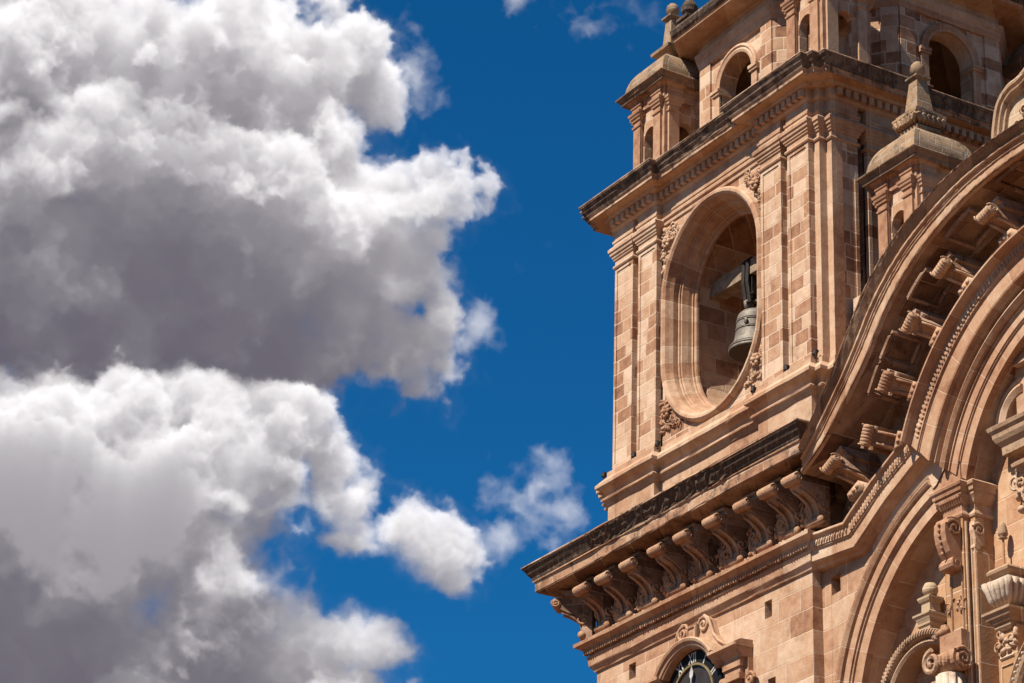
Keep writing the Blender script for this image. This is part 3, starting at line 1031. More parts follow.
# --- octagonal drum
DX, DY, AP = -3.75, 4.2, 3.35
HS = AP * math.tan(PI / 8)
oct_pts = []
for i in range(8):
    a = -PI / 2 + PI / 8 + i * PI / 4        # first vertex: right end of the front face
    rr = AP / math.cos(PI / 8)
    oct_pts.append((DX + rr * math.cos(a), DY + rr * math.sin(a)))


def drum_face(k, window):
    """k-th face counted from the front face, turning to the right."""
    m = MB()
    loop = [(-HS, 33.0), (HS, 33.0), (HS, 36.6), (-HS, 36.6)]
    holes = []
    if window:
        holes = [(arch_loop(0.0, 35.0, 0.62, 33.3), -0.40)]
    m.plate(loop, holes, -AP)
    R = Matrix.Rotation(k * PI / 4, 3, 'Z')
    m.v = [tuple(R @ Vector(p) + Vector((DX, DY, 0))) for p in m.v]
    f = m.build('drum_face', 'ashlar', TW)
    if window:
        m = MB()
        m.arc_xz(0, 35.0, [(0.62, -AP + 0.02), (0.62, -AP - 0.05), (0.68, -AP - 0.07), (0.72, -AP - 0.05), (0.76, -AP - 0.08), (0.82, -AP - 0.06), (0.83, -AP + 0.02)], 0, 180, 20)
        for s in (-1, 1):
            xa, xb = (0.62, 0.83) if s > 0 else (-0.83, -0.62)
            m.box(xa, xb, -AP - 0.05, -AP + 0.02, 33.0, 34.9)
            xa, xb = (0.58, 0.88) if s > 0 else (-0.88, -0.58)
            m.box(xa, xb, -AP - 0.09, -AP + 0.3, 34.86, 34.92)
            m.box(xa, xb, -AP - 0.12, -AP + 0.3, 34.923, 35.0)
        m.v = [tuple(R @ Vector(p) + Vector((DX, DY, 0))) for p in m.v]
        sub(m, 'window_surround', 'mould', f)
    for s in (-1, 1):
        m = MB()
        xa, xb = (0.98, HS) if s > 0 else (-HS, -0.98)
        m.box(xa, xb, -AP - 0.05, -AP + 0.02, 33.0, 35.9)
        m.v = [tuple(R @ Vector(p) + Vector((DX, DY, 0))) for p in m.v]
        sub(m, 'pilaster_strip', 'ashlar', f)


for k in range(8):
    drum_face(k, k % 2 == 0)
op = oct_pts[::-1]
op = oct_pts
mb = MB()
mb.sweep_plan(op, [(-0.1, 35.84), (0.06, 35.85), (0.075, 35.93), (0.09, 35.94), (0.10, 36.02), (0.13, 36.06), (0.15, 36.13), (0.16, 36.2), (0.05, 36.24), (0.04, 36.44), (0.12, 36.48), (0.5, 36.5), (0.56, 36.52), (-0.1, 36.6)], closed=True)
mb.build('drum_entablature', 'mould', TW)
mb = MB()
mb.sweep_plan(op, [(-0.1, 36.51), (0.55, 36.51), (0.60, 36.53), (0.61, 36.57), (0.63, 36.585), (-0.1, 36.6)], closed=True)
mb.build('drum_fascia', 'mould', TW)
mb = MB()
mb.sweep_plan(op, [(-0.1, 36.59), (0.58, 36.59), (0.66, 36.68), (0.70, 36.78), (0.69, 36.83), (0.2, 36.95), (-0.3, 37.0)], closed=True, step=0.3, jit=0.012)
mb.build('drum_lip', 'sooty', TW)
mb = MB()
mb.lathe((DX, DY, 36.9), [(2.7, 0), (2.7, 0.25), (2.62, 0.8), (2.35, 1.5), (1.8, 2.15), (1.0, 2.6), (0.3, 2.75)], 32)
mb.build('dome', 'roof', TW, True)
mb = MB()
mb.lathe((DX, DY, 36.35), [(0.05, 0.02), (3.2, 0.0), (3.2, 0.12), (0.05, 0.14)], 16)
mb.build('drum_ceiling', 'tunnel', TW)
for k in range(8):
    x, y = oct_pts[k]
    vx, vy = DX + (x - DX) * 1.08, DY + (y - DY) * 1.08
    mb = MB()
    mb.square((vx, vy, 36.8), [(0.17, 0), (0.17, 0.3), (0.22, 0.33), (0.22, 0.4), (0.13, 0.45)])
    mb.lathe((vx, vy, 37.25), [(0.1, 0), (0.19, 0.12), (0.2, 0.25), (0.13, 0.38), (0.05, 0.5)], 12)
    mb.build('drum_finial', 'sooty', TW)

# --- clock surround on the shaft
CX_, CZ_ = -3.66, 20.24
mb = MB()
Yh = -0.62
mb.arc_xz(CX_, CZ_, [(1.04, YF), (1.04, -0.50), (1.05, -0.545), (1.08, -0.55), (1.09, -0.58), (1.15, -0.60), (1.17, -0.64), (1.22, -0.66), (1.25, -0.64), (1.26, -0.5), (1.26, YF)], 36, 144, 30)
hw = CX_ + 1.26 * math.cos(R_(36))
for s in (-1, 1):
    x0 = CX_ + s * 0.90
    x1 = CX_ + s * 1.86
    pr = [(-0.01, 20.66), (0.25, 20.67), (0.28, 20.73), (0.33, 20.75), (0.36, 20.80), (0.42, 20.84), (0.46, 20.87), (0.46, 20.93), (0.3, 21.02), (-0.01, 21.04)]
    if s > 0:
        mb.sweep_plan([(x0, YF), (x1 - 0.02, YF), (x1 - 0.02, YF + 0.02)][:2], pr)
        mb.box(x1 - 0.03, x1 + 0.0, YF - 0.44, YF, 20.87, 20.95)
    else:
        mb.sweep_plan([(x1, YF), (x0, YF)], pr)
hood = mb.build('clock_hood', 'mould', TW)
for s in (-1, 1):
    mb = MB()
    xc = CX_ + s * 1.45
    for q, (w, dpt, z0, z1) in enumerate(((0.30, 0.26, 20.50, 20.67), (0.26, 0.22, 20.36, 20.50), (0.30, 0.27, 20.24, 20.36), (0.23, 0.18, 19.6, 20.24), (0.27, 0.23, 19.45, 19.6), (0.25, 0.17, 17.6, 19.45))):
        mb.box(xc - w, xc + w, YF - dpt, YF + 0.01, z0, z1 - 0.003)
    mb.box(xc - 0.52, xc + 0.40, YF - 0.12, YF + 0.012, 17.6, 20.66)
    mb.tube(spiral_pts(xc + s * 0.42, YF - 0.1, 20.2, (1, 0, 0), (0, 0, 1), 0.16, 1.5, 20, 0, 1), 0.04, 6)
    mb.ell((xc - s * 0.36, YF - 0.2, 20.3), 0.09, 8, 6)
    mb.build('clock_pier', 'mould', TW)
# scrolls over the hood
mb = MB()
zt = 21.62
Ys = YF - 0.16


def arcpts(cx, cz, r, a0, a1, n=10):
    return [(cx + r * math.cos(R_(a0 + (a1 - a0) * i / n)), cz + r * math.sin(R_(a0 + (a1 - a0) * i / n))) for i in range(n + 1)]


for s in (-1, 1):
    pl = [(0.16, 21.45), (0.24, 21.62), (0.20, 21.80), (0.26, 21.90), (0.40, 21.93), (0.55, 21.83), (0.62, 21.66), (0.72, 21.45), (0.90, 21.26), (1.12, 21.12), (1.4, 21.04), (1.4, 21.0), (0.86, 21.0), (0.6, 21.3), (0.3, 21.42)]
    pl = [(CX_ + s * x, z) for x, z in pl]
    mb.prism_y(pl, Ys, YF + 0.01)
    mb.tube([(x, Ys - 0.01, z) for x, z in pl[2:11]], 0.035, 6)
    mb.tube(spiral_pts(CX_ + s * 0.38, Ys - 0.02, 21.74, (s, 0, 0), (0, 0, 1), 0.17, 1.5, 24, 1.9, -1), 0.034, 6)
mb.prism_y([(CX_ - 0.16, 21.45), (CX_ + 0.16, 21.45), (CX_ + 0.16, 21.80), (CX_ - 0.16, 21.80)], Ys - 0.05, YF + 0.01)
mb.tube([(CX_ - 0.13, Ys - 0.06, 21.5), (CX_ - 0.13, Ys - 0.06, 21.77), (CX_ + 0.13, Ys - 0.06, 21.77), (CX_ + 0.13, Ys - 0.06, 21.5)], 0.022, 5)
mb.build('hood_scroll', 'mould', TW)

# ================================================================== CLOCK
CL = thing('tower_clock', 'round black tower clock with white Roman numerals and gilt ring under a stone hood', 'clock', (CX_, -0.36, CZ_ - 1.03))
mb = MB()
mb.arc_xz(CX_, CZ_, [(0.74, -0.33), (0.74, -0.375), (1.03, -0.375), (1.03, -0.2), (0.74, -0.2)], 0, 359.99, 64, cap=False)
mb.build('numeral_ring', 'black', CL)
mb = MB()
mb.prism_y([(CX_ + 0.745 * math.cos(2 * PI * i / 48), CZ_ + 0.745 * math.sin(2 * PI * i / 48)) for i in range(48)], -0.355, -0.2)
mb.build('dial', 'dial', CL)
mb = MB()
mb.arc_xz(CX_, CZ_, [(0.72, -0.35), (0.72, -0.40), (0.765, -0.40), (0.765, -0.37)], 0, 359.99, 64, cap=False)
mb.build('gilt_ring', 'gold', CL)


def numeral(txt, ang):
    m = MB()
    H, T = 0.20, 0.030
    widths = {'I': 0.05, 'V': 0.15, 'X': 0.15}
    W = sum(widths[c] for c in txt) + 0.015 * (len(txt) - 1)
    u = -W / 2
    strokes = []
    for c in txt:
        w = widths[c]
        if c == 'I':
            strokes.append(((u + w / 2, -H / 2), (u + w / 2, H / 2), T))
            strokes.append(((u, -H / 2), (u + w, -H / 2), 0.014)); strokes.append(((u, H / 2), (u + w, H / 2), 0.014))
        elif c == 'V':
            strokes.append(((u + 0.02, H / 2), (u + w / 2, -H / 2), T)); strokes.append(((u + w - 0.02, H / 2), (u + w / 2, -H / 2), T * 0.6))
            strokes.append(((u, H / 2), (u + 0.05, H / 2), 0.014)); strokes.append(((u + w - 0.05, H / 2), (u + w, H / 2), 0.014))
        else:
            strokes.append(((u + 0.02, H / 2), (u + w - 0.02, -H / 2), T)); strokes.append(((u + w - 0.02, H / 2), (u + 0.02, -H / 2), T * 0.6))
            for zz in (-H / 2, H / 2):
                strokes.append(((u, zz), (u + 0.05, zz), 0.014)); strokes.append(((u + w - 0.05, zz), (u + w, zz), 0.014))
        u += w + 0.015
    a = R_(90 - ang)
    er = Vector((math.cos(a), 0, math.sin(a)))
    et = Vector((math.sin(a), 0, -math.cos(a)))
    c0 = Vector((CX_, -0.379, CZ_)) + er * 0.885
    q = 0
    for p0, p1, t in strokes:
        A = c0 + et * p0[0] + er * p0[1]
        B = c0 + et * p1[0] + er * p1[1]
        d = (B - A).normalized()
        nn = d.cross(Vector((0, 1, 0)))
        q += 0.0003
        vs = [A + nn * t / 2, A - nn * t / 2, B - nn * t / 2, B + nn * t / 2]
        vs2 = [v + Vector((0, -0.006 - q, 0)) for v in vs]
        m.add(vs + vs2, [(0, 1, 2, 3), (4, 5, 6, 7), (0, 1, 5, 4), (1, 2, 6, 5), (2, 3, 7, 6), (3, 0, 4, 7)])
    m.build('numeral', 'white', CL)


for i, t in enumerate(('XII', 'I', 'II', 'III', 'IIII', 'V', 'VI', 'VII', 'VIII', 'IX', 'X', 'XI')):
    numeral(t, i * 30)


def hand(name, ang, L, y, spade):
    a = R_(90 - ang)
    er = Vector((math.cos(a), 0, math.sin(a)))
    et = Vector((math.sin(a), 0, -math.cos(a)))
    m = MB()
    if spade:
        poly = [(-0.018, -0.15), (0.018, -0.15), (0.014, L - 0.27), (0.065, L - 0.2), (0.06, L - 0.12), (0.02, L - 0.05), (0, L), (-0.02, L - 0.05), (-0.06, L - 0.12), (-0.065, L - 0.2), (-0.014, L - 0.27)]
    else:
        poly = [(-0.02, -0.2), (0.02, -0.2), (0.022, L * 0.7), (0.0, L), (-0.022, L * 0.7)]
    m.extrude(poly, (CX_, y, CZ_), et, er, (0, 1, 0), -0.012, 0.0)
    m.build(name, 'white', CL)


hand('minute_hand', 3, 0.70, -0.42, True)
hand('hour_hand', 152, 0.52, -0.40, False)

# ================================================================== BEAM AND BELL
BY = 1.27
BM = MB()
BM.box(-5.26, -2.10, BY - 0.16, BY + 0.16, 30.18, 30.53)
for q in range(3):
    BM.box(-5.27, -2.09, BY - 0.163, BY - 0.158, 30.28 + q * 0.08, 30.285 + q * 0.08)
beam = BM.build('bell_beam', 'wood', None, off=(-3.7, BY, 30.22))
beam['label'] = 'weathered squared timber beam set across the oval opening above the bell'
beam['category'] = 'beam'
BX = -3.76
BELL = thing('church_bell', 'grey bronze church bell hanging from a timber beam in the oval opening', 'bell', (BX, BY, 28.36))
mb = MB()
pb = [(0.555, 0.0), (0.56, 0.035), (0.535, 0.085), (0.47, 0.19), (0.425, 0.31), (0.40, 0.45), (0.385, 0.60), (0.372, 0.74), (0.36, 0.83), (0.33, 0.90), (0.26, 0.965), (0.14, 1.0), (0.02, 1.01)]
mb.lathe((BX, BY, 28.36), pb, 40)
body = mb.build('bell_body', 'bronze', BELL, True)
mb = MB()
for (r, z) in ((0.545, 0.09), (0.492, 0.155), (0.398, 0.50), (0.393, 0.53), (0.378, 0.70), (0.373, 0.735)):
    mb.lathe((BX, BY, 28.36), [(r - 0.03, z - 0.016), (r + 0.012, z - 0.01), (r + 0.014, z), (r + 0.012, z + 0.01), (r - 0.03, z + 0.016)], 40)
mb.ell((BX + 0.20, BY - 0.355, 28.36 + 0.62), (0.06, 0.03, 0.085), 8, 6)
sub(mb, 'bell_bands', 'bronze', body, True)
mb = MB()
mb.lathe((BX, BY, 28.36), [(0.0, -0.004), (0.50, -0.004), (0.54, -0.002)], 40)
sub(mb, 'bell_mouth', 'void', body)
mb = MB()
for s in (-1, 1):
    mb.tube([(BX + s * 0.06, BY, 29.34), (BX + s * 0.20, BY, 29.40), (BX + s * 0.22, BY, 29.52), (BX + s * 0.10, BY, 29.60), (BX, BY, 29.62)], 0.045, 8)
    mb.tube([(BX, BY + s * 0.06, 29.34), (BX, BY + s * 0.20, 29.40), (BX, BY + s * 0.22, 29.52), (BX, BY + s * 0.10, 29.60), (BX, BY, 29.62)], 0.045, 8)
mb.build('bell_crown', 'bronze', BELL, True)
mb = MB()
mb.box(BX - 0.10, BX + 0.12, BY - 0.12, BY + 0.12, 29.62, 30.20)
for dx in (-0.09, 0.06):
    mb.tube([(BX + dx, BY - 0.13, 29.52), (BX + dx - 0.02, BY - 0.19, 30.0), (BX + dx, BY - 0.18, 30.5), (BX + dx, BY - 0.1, 30.58), (BX + dx, BY + 0.1, 30.58), (BX + dx, BY + 0.18, 30.5), (BX + dx, BY + 0.13, 29.52)], 0.055, 8)
mb.tube([(BX - 0.2, BY - 0.1, 29.72), (BX + 0.2, BY - 0.1, 29.72)], 0.05, 8)
mb.build('iron_strap', 'iron', BELL)
mb = MB()
mb.tube([(BX + 0.05, BY, 29.0), (BX + 0.08, BY, 28.25)], 0.03, 8)
mb.ell((BX + 0.08, BY, 28.24), 0.085, 10, 8)
mb.build('clapper', 'iron', BELL, True)

# ================================================================== CORNER TURRETS
def turret(name, base, label, shaft_h=0.75, gadroon=False, group=None):
    """little square belvedere: arched openings, paired pilasters, bell roof, pinnacle; front looks to -Y."""
    T = thing(name, label, 'turret', base, group)
    B = Vector(base)

    def out(mb_, nm, mat, smooth=False):
        return mb_.build(nm, mat, T, smooth)

    def loc(m):
        m.v = [tuple(Vector(p) + B) for p in m.v]
        return m
    H = 0.60
    for k in range(4):
        R = Matrix.Rotation(k * PI / 2, 3, 'Z')
        m = MB()
        lp = [(-H, 0), (H, 0), (H, 2.3), (-H, 2.3)]
        ah = arch_loop(0.0, 1.42, 0.235, 0.05)
        m.plate(lp, [(ah, 0)], -H)
        kk = len(ah)
        m.add([(x, -H, z) for x, z in ah] + [(x, -H + 0.20, z) for x, z in ah], [(i, (i + 1) % kk, kk + (i + 1) % kk, kk + i) for i in range(kk)])
        l2 = [(-H + 0.20, 0), (H - 0.20, 0), (H - 0.20, 2.3), (-H + 0.20, 2.3)]
        m.plate(l2, [(ah, 0)], -H + 0.20)
        m.v = [tuple(R @ Vector(p)) for p in m.v]
        w = out(loc(m), 'arched_wall', 'ashlar')
        m = MB()
        for s in (-1, 1):
            xa, xb = (0.27, 0.55) if s > 0 else (-0.55, -0.27)
            m.box(xa, xb, -H - 0.10, -H + 0.01, 0, 1.80)
        for s in (-1, 1):
            xa, xb = (0.27, 0.55) if s > 0 else (-0.55, -0.27)
            m.sweep_plan([(xa, -H), (xa, -H - 0.10), (xb, -H - 0.10), (xb, -H)], [(-0.01, 1.78), (0.025, 1.79), (0.03, 1.83), (0.0, 1.85), (0.0, 1.95), (0.03, 1.96), (0.04, 2.02), (0.06, 2.03), (0.075, 2.09), (0.09, 2.10), (0.10, 2.16), (0.0, 2.18), (-0.01, 2.18)])
        m.v = [tuple(R @ Vector(p)) for p in m.v]
        sub(loc(m), 'paired_pilaster', 'mould', w)
    # corner posts
    m = MB()
    for sx in (-1, 1):
        for sy in (-1, 1):
            m.box(sx * 0.5, sx * (H + 0.04), sy * 0.5, sy * (H + 0.04), 0, 2.25)
    out(loc(m), 'corner_post', 'mould')
    m = MB()
    pl = []
    q = H + 0.04
    st = 0.06
    for (ax, ay) in ((1, 0), (0, 1), (-1, 0), (0, -1)):
        pass
    pl = [(-q, -q), (-0.57, -q), (-0.57, -q - st), (-0.25, -q - st), (-0.25, -q), (0.25, -q), (0.25, -q - st), (0.57, -q - st), (0.57, -q), (q, -q)]
    path = []
    for k in range(4):
        R = Matrix.Rotation(k * PI / 2, 2)
        path += [tuple(R @ Vector(p)) for p in pl][:-1]
    m.sweep_plan(path, [(-0.2, 2.14), (0.0, 2.14), (0.02, 2.16), (0.02, 2.30), (0.04, 2.31), (0.045, 2.38), (0.02, 2.39), (0.06, 2.44), (0.10, 2.47), (0.15, 2.485), (-0.2, 2.5)], closed=True)
    out(loc(m), 'entablature', 'mould')
    m = MB()
    c8 = [(-q, -q), (q, -q), (q, q), (-q, q)]
    m.sweep_plan(c8, [(-0.3, 2.47), (0.20, 2.475), (0.215, 2.49), (0.22, 2.545), (0.25, 2.56), (0.27, 2.60), (0.31, 2.625), (0.32, 2.65), (0.30, 2.675), (0.05, 2.70), (-0.3, 2.7)], closed=True, step=0.25, jit=0.006)
    out(loc(m), 'eave', 'lip2')
    m = MB()
    prof = []
    for i in range(13):
        t = i / 12 * PI / 2
        prof.append((0.22 + 0.58 * math.cos(t) ** 0.95, 2.68 + 0.80 * math.sin(t)))
    prof += [(0.15, 3.50)]
    m.square((0, 0, 0), [(0.80, 2.6)] + prof)
    out(loc(m), 'bell_roof', 'roof')
    m = MB()
    z = 3.44
    if gadroon:
        m.square((0, 0, z), [(0.24, 0), (0.24, 0.10), (0.30, 0.12), (0.31, 0.19), (0.22, 0.21), (0.22, 0.26), (0.31, 0.32), (0.40, 0.45), (0.40, 0.50), (0.34, 0.53), (0.34, 0.58), (0.26, 0.60)])
        for k in range(4):
            R = Matrix.Rotation(k * PI / 2, 3, 'Z')
            for i in range(6):
                p = R @ Vector((-0.325 + 0.13 * i, -0.36, z + 0.38))
                p2 = R @ Vector((-0.20 + 0.08 * i, -0.26, z + 0.25))
                m.tube([p2, (p + p2) / 2 + R @ Vector((0, -0.05, -0.01)), p, p + R @ Vector((0, 0.03, 0.10))], [0.03, 0.065, 0.075, 0.04], 6)
        z0 = z + 0.60
        m.square((0, 0, z0), [(0.26, 0), (0.21, 0.04), (0.13, shaft_h), (0.13, shaft_h + 0.01)])
    else:
        m.square((0, 0, z), [(0.20, 0), (0.19, 0.18), (0.24, 0.22), (0.36, 0.30), (0.37, 0.37), (0.22, 0.42), (0.20, 0.46)])
        z0 = z + 0.46
        m.square((0, 0, z0), [(0.20, 0), (0.17, 0.04), (0.115, shaft_h - 0.02), (0.115, shaft_h)])
    zt = z0 + shaft_h
    m.square((0, 0, zt), [(0.13, 0), (0.19, 0.05), (0.19, 0.09), (0.10, 0.11), (0.08, 0.15)])
    f = out(loc(m), 'pinnacle', 'roof')
    m = MB()
    m.lathe((0, 0, zt + 0.12), [(0.06, 0), (0.12, 0.05), (0.155, 0.13), (0.16, 0.19), (0.14, 0.27), (0.08, 0.34), (0.02, 0.37)], 14)
    sub(loc(m), 'ball', 'roof', f, True)
    return T


t0 = turret('corner_turret', (-6.36, 0.86, 33.12), 'small stone turret on the far left corner of the tower terrace, against the blue sky', group='turrets on the corners of the tower terrace')
dup(t0, (-0.36, 0.86, 33.12), 'small stone turret on the near corner of the tower terrace, before the octagonal drum', group='turrets on the corners of the tower terrace')
dup(t0, (-0.36, 7.3, 33.12), 'small shaded stone turret behind the right side of the octagonal drum', group='turrets on the corners of the tower terrace')
turret('roof_turret', (1.58, 1.68, 27.83), 'lichened stone turret with fluted pinnacle standing between the tower and the big curved cornice', 0.78, True)

# ================================================================== CHURCH PORTAL (between the towers)
PO = thing('church_portal', 'carved stone church portal under a huge curved cornice with a three lobed arch', 'church portal')
AX, AZ = ARC_C
LX, LZ = 5.23, 18.34
RI, RL = 3.5, 3.98


def mir(path):
    return path + [(2 * AX - x, z) for x, z in path[::-1] if abs(x - AX) > 1e-3]


def dens(path, step):
    out = [path[0]]
    for a, b in zip(path, path[1:]):
        L = math.hypot(b[0] - a[0], b[1] - a[1])
        k = max(1, int(L / step))
        out += [(a[0] + (b[0] - a[0]) * i / k, a[1] + (b[1] - a[1]) * i / k) for i in range(1, k + 1)]
    return out


def smoothp(P, k=6):
    """Catmull-Rom through points."""
    out = []
    for i in range(len(P) - 1):
        p0 = P[max(i - 1, 0)]; p1 = P[i]; p2 = P[i + 1]; p3 = P[min(i + 2, len(P) - 1)]
        for j in range(k):
            t = j / k
            out.append(tuple(0.5 * (2 * p1[d] + (p2[d] - p0[d]) * t + (2 * p0[d] - 5 * p1[d] + 4 * p2[d] - p3[d]) * t * t + (3 * p1[d] - p0[d] - 3 * p2[d] + p3[d]) * t ** 3) for d in (0, 1)))
    out.append(P[-1])
    return out


def resample(P, n):
    L = [0]
    for a, b in zip(P, P[1:]):
        L.append(L[-1] + math.hypot(b[0] - a[0], b[1] - a[1]))
    out = []
    j = 0
    for i in range(n + 1):
        s = L[-1] * i / n
        while j < len(L) - 2 and L[j + 1] < s:
            j += 1
        t = (s - L[j]) / max(1e-9, L[j + 1] - L[j])
        out.append((P[j][0] + (P[j + 1][0] - P[j][0]) * t, P[j][1] + (P[j + 1][1] - P[j][1]) * t))
    return out


# three-lobed opening outline (front plane y = 0)
a_c = math.acos(max(-1, min(1, (4.5 - LX) / RL)))
low = [(LX - RL, 0.0), (LX - RL, LZ)]
for i in range(1, 31):
    a = PI + (a_c - PI) * i / 30
    low.append((LX + RL * math.cos(a), LZ + RL * math.sin(a)))
cut = low[-1]
PX0, PX1 = 3.95, 4.5          # pier between the lobes


def lobe_z(x):
    return LZ + math.sqrt(max(0, RL * RL - (x - LX) ** 2))


lowc = [(x, z) for x, z in low if x < PX0] + [(PX0, lobe_z(PX0)), (PX0, 0.0)]
upc = [(PX1, 0.0), (PX1, 22.3)]
au0 = PI - math.asin((22.35 - AZ) / RI)
for i in range(0, 41):
    a = au0 + (PI / 2 - au0) * i / 40
    upc.append((AX + RI * math.cos(a), AZ + RI * math.sin(a)))
upc = upc + [(2 * AX - x, z) for x, z in upc[::-1][1:]]
lowr = [(2 * AX - x, z) for x, z in lowc[::-1]]


def yleft(x, z):
    # the strip next to the tower leans back a little
    t = max(0.0, min(1.0, (1.35 - x) / 1.1))
    return -0.06 + t * (0.10 + max(0.0, min(5.0, 22.0 - z)) * 0.045)


mb = MB()
# lower left field up to the ramp, as a grid so that it can lean
RW = RL + 0.40
wl = [(LX - RW, 0.0), (LX - RW, LZ)] + [(LX + RW * math.cos(PI - 1.25 * i / 24), LZ + RW * math.sin(PI - 1.25 * i / 24)) for i in range(1, 25)]
outer = [(0.05, 0.0), (0.05, 22.4), (1.5, 22.3), (3.3, 23.3), (3.9, 23.4), (4.15, 23.0), (4.10, 22.75)] + wl[::-1]
hl = hole(0.64, 21.52, 0.34, 0.36)
mb.plate(outer, [(hl, 0.6)], 0, yfun=yleft)
mb.plate([(2 * AX - x, z) for x, z in outer], [], 0, yfun=lambda x, z: yleft(2 * AX - x, z))
mb.build('portal_wall', 'ashlar_big', PO)

# reveals of the openings
mb = MB()
pts = [p for p in lowc if p[0] < PX0]
mb.rings([[(x, 0.0, z) for x, z in lowc], [(x, 0.62, z) for x, z in lowc]], cap=False)
mb.rings([[(x, 0.0, z) for x, z in lowr], [(x, 0.62, z) for x, z in lowr]], cap=False)
mb.build('lobe_reveal', 'lobe_soffit', PO)
mb = MB()
ua = [p for p in upc if p[1] > 22.2]
mb.rings([[(x, 0.0, z) for x, z in ua], [(x, 0.62, z) for x, z in ua]], cap=False)
mb.build('arch_reveal', 'arch_soffit', PO)
# back wall (retable)
mb = MB()
bx = [(0.9, 0), (15.1, 0), (15.1, 25.4), (0.9, 25.4)]
mb.plate(bx, [(hole(3.02, 20.13, 0.26, 0.42), 0.4)], 0.58)
mb.build('retable_wall', 'retable', PO)

# lower lobe archivolt (left and right)
plobe = [(RL + 0.03, 0.16), (RL - 0.025, 0.15), (RL - 0.025, 0.0), (RL + 0.22, -0.0), (RL + 0.23, -0.04), (RL + 0.26, -0.05), (RL + 0.27, -0.085), (RL + 0.44, -0.085), (RL + 0.45, -0.06), (RL + 0.47, -0.06), (RL + 0.49, -0.13), (RL + 0.54, -0.165), (RL + 0.59, -0.13), (RL + 0.61, -0.06), (RL + 0.64, -0.10), (RL + 0.68, -0.12), (RL + 0.70, -0.10), (RL + 0.70, 0.10)]
a1 = math.degrees(math.acos((PX0 - LX) / RL))
mb = MB()
mb.arc_xz(LX, LZ, plobe, 180, a1 + 1, 60)
mb.sweep_xz([(LX, 0), (LX, LZ)], [(-r, y) for r, y in plobe])
mb.build('lobe_archivolt', 'lobe', PO)
mb = MB()
mb.arc_xz(2 * AX - LX, LZ, plobe, 0, 180 - a1 - 1, 60)
mb.sweep_xz([(2 * AX - LX, LZ), (2 * AX - LX, 0)], [(-r, y) for r, y in plobe])
mb.build('lobe_archivolt', 'lobe', PO)

# upper archivolt
parch = [(RI + 0.03, 0.16), (RI - 0.025, 0.15), (RI - 0.025, 0.0), (3.68, 0.0), (3.69, -0.03), (3.71, -0.03), (3.72, -0.055), (3.90, -0.055), (3.905, -0.09), (3.93, -0.09), (3.935, -0.06), (3.95, -0.06), (3.97, -0.16), (4.03, -0.215), (4.09, -0.18), (4.12, -0.12), (4.13, -0.08), (4.16, -0.10), (4.19, -0.22), (4.235, -0.24), (4.24, -0.32), (4.27, -0.335), (4.56, -0.335), (4.565, -0.355), (4.58, -0.36), (4.585, -0.385), (4.70, -0.40), (4.76, -0.42), (4.775, -0.47), (4.80, -0.55), (4.83, -0.60), (4.87, -0.60), (4.91, -0.50), (4.95, -0.1), (4.96, 0.1)]
mb = MB()
rings = []
for i in range(97):
    t = i / 96
    rg = []
    for r, y in parch:
        ae = 165.6 - 8.2 * max(0.0, min(1.0, (r - 3.5) / 1.33))
        a = R_(ae + (180 - 2 * ae) * t)
        rg.append((AX + r * math.cos(a), y, AZ + r * math.sin(a)))
    rings.append(rg)
mb.rings(rings)
mb.build('upper_archivolt', 'arch', PO)
mb = MB()
nE = 118
for i in range(nE):
    a = R_(156 - 132 * (i + 0.5) / nE)
    c = Vector((AX + 4.68 * math.cos(a), -0.405, AZ + 4.68 * math.sin(a)))
    rot = Matrix.Rotation(-(a - PI / 2), 3, 'Y')
    s = 1.0 if i % 2 == 0 else 0.7
    mb.ell(c + Vector((0, random.uniform(0, 0.015), 0)), (0.036 * s * random.uniform(0.8, 1.2), 0.036, 0.085 * random.uniform(0.85, 1.1)), 6, 4, rot @ Matrix.Rotation(0.45, 3, 'Y'))
eg = mb.build('egg_carving', 'mould', PO)
eg['kind'] = 'stuff'

# ramp of the bed moulding over the lower lobe
RAMP = dens([(0.20, 22.50), (1.50, 22.40), (2.35, 22.95), (3.33, 23.44), (3.72, 23.58)], 0.22)
pr = [(0.0, 0.1), (-0.06, -0.2), (-0.03, -0.44), (0.0, -0.45), (0.02, -0.445), (0.05, -0.39), (0.07, -0.365), (0.22, -0.355), (0.225, -0.335), (0.25, -0.33), (0.255, -0.305), (0.27, -0.30), (0.47, -0.295), (0.475, -0.26), (0.50, -0.25), (0.515, -0.15), (0.57, -0.10), (0.60, 0.1)]
mb = MB()
mb.sweep_xz(RAMP, pr, jit=0.002)
mb.build('ramp_moulding', 'mould', PO)
mb = MB()
mb.sweep_xz([(2 * AX - x, z) for x, z in RAMP[::-1]], pr)
mb.build('ramp_moulding', 'mould', PO)
mb = MB()
rp = resample(RAMP, 46)
for i, (a, b) in enumerate(zip(rp, rp[1:])):
    d = Vector((b[0] - a[0], 0, b[1] - a[1])).normalized()
    nn = Vector((d.z, 0, -d.x))
    c = Vector(((a[0] + b[0]) / 2, -0.36, (a[1] + b[1]) / 2)) + nn * 0.145 + Vector((0, random.uniform(0, .012), 0))
    rot = Matrix(((d.x, 0, -d.z), (0, 1, 0), (d.z, 0, d.x)))
    s = 1.0 if i % 2 == 0 else 0.6
    mb.ell(c, (0.042 * s, 0.045, 0.085 * random.uniform(.85, 1.1)), 6, 4, rot @ Matrix.Rotation(0.45, 3, 'Y'))
mb.build('egg_carving', 'mould', PO)

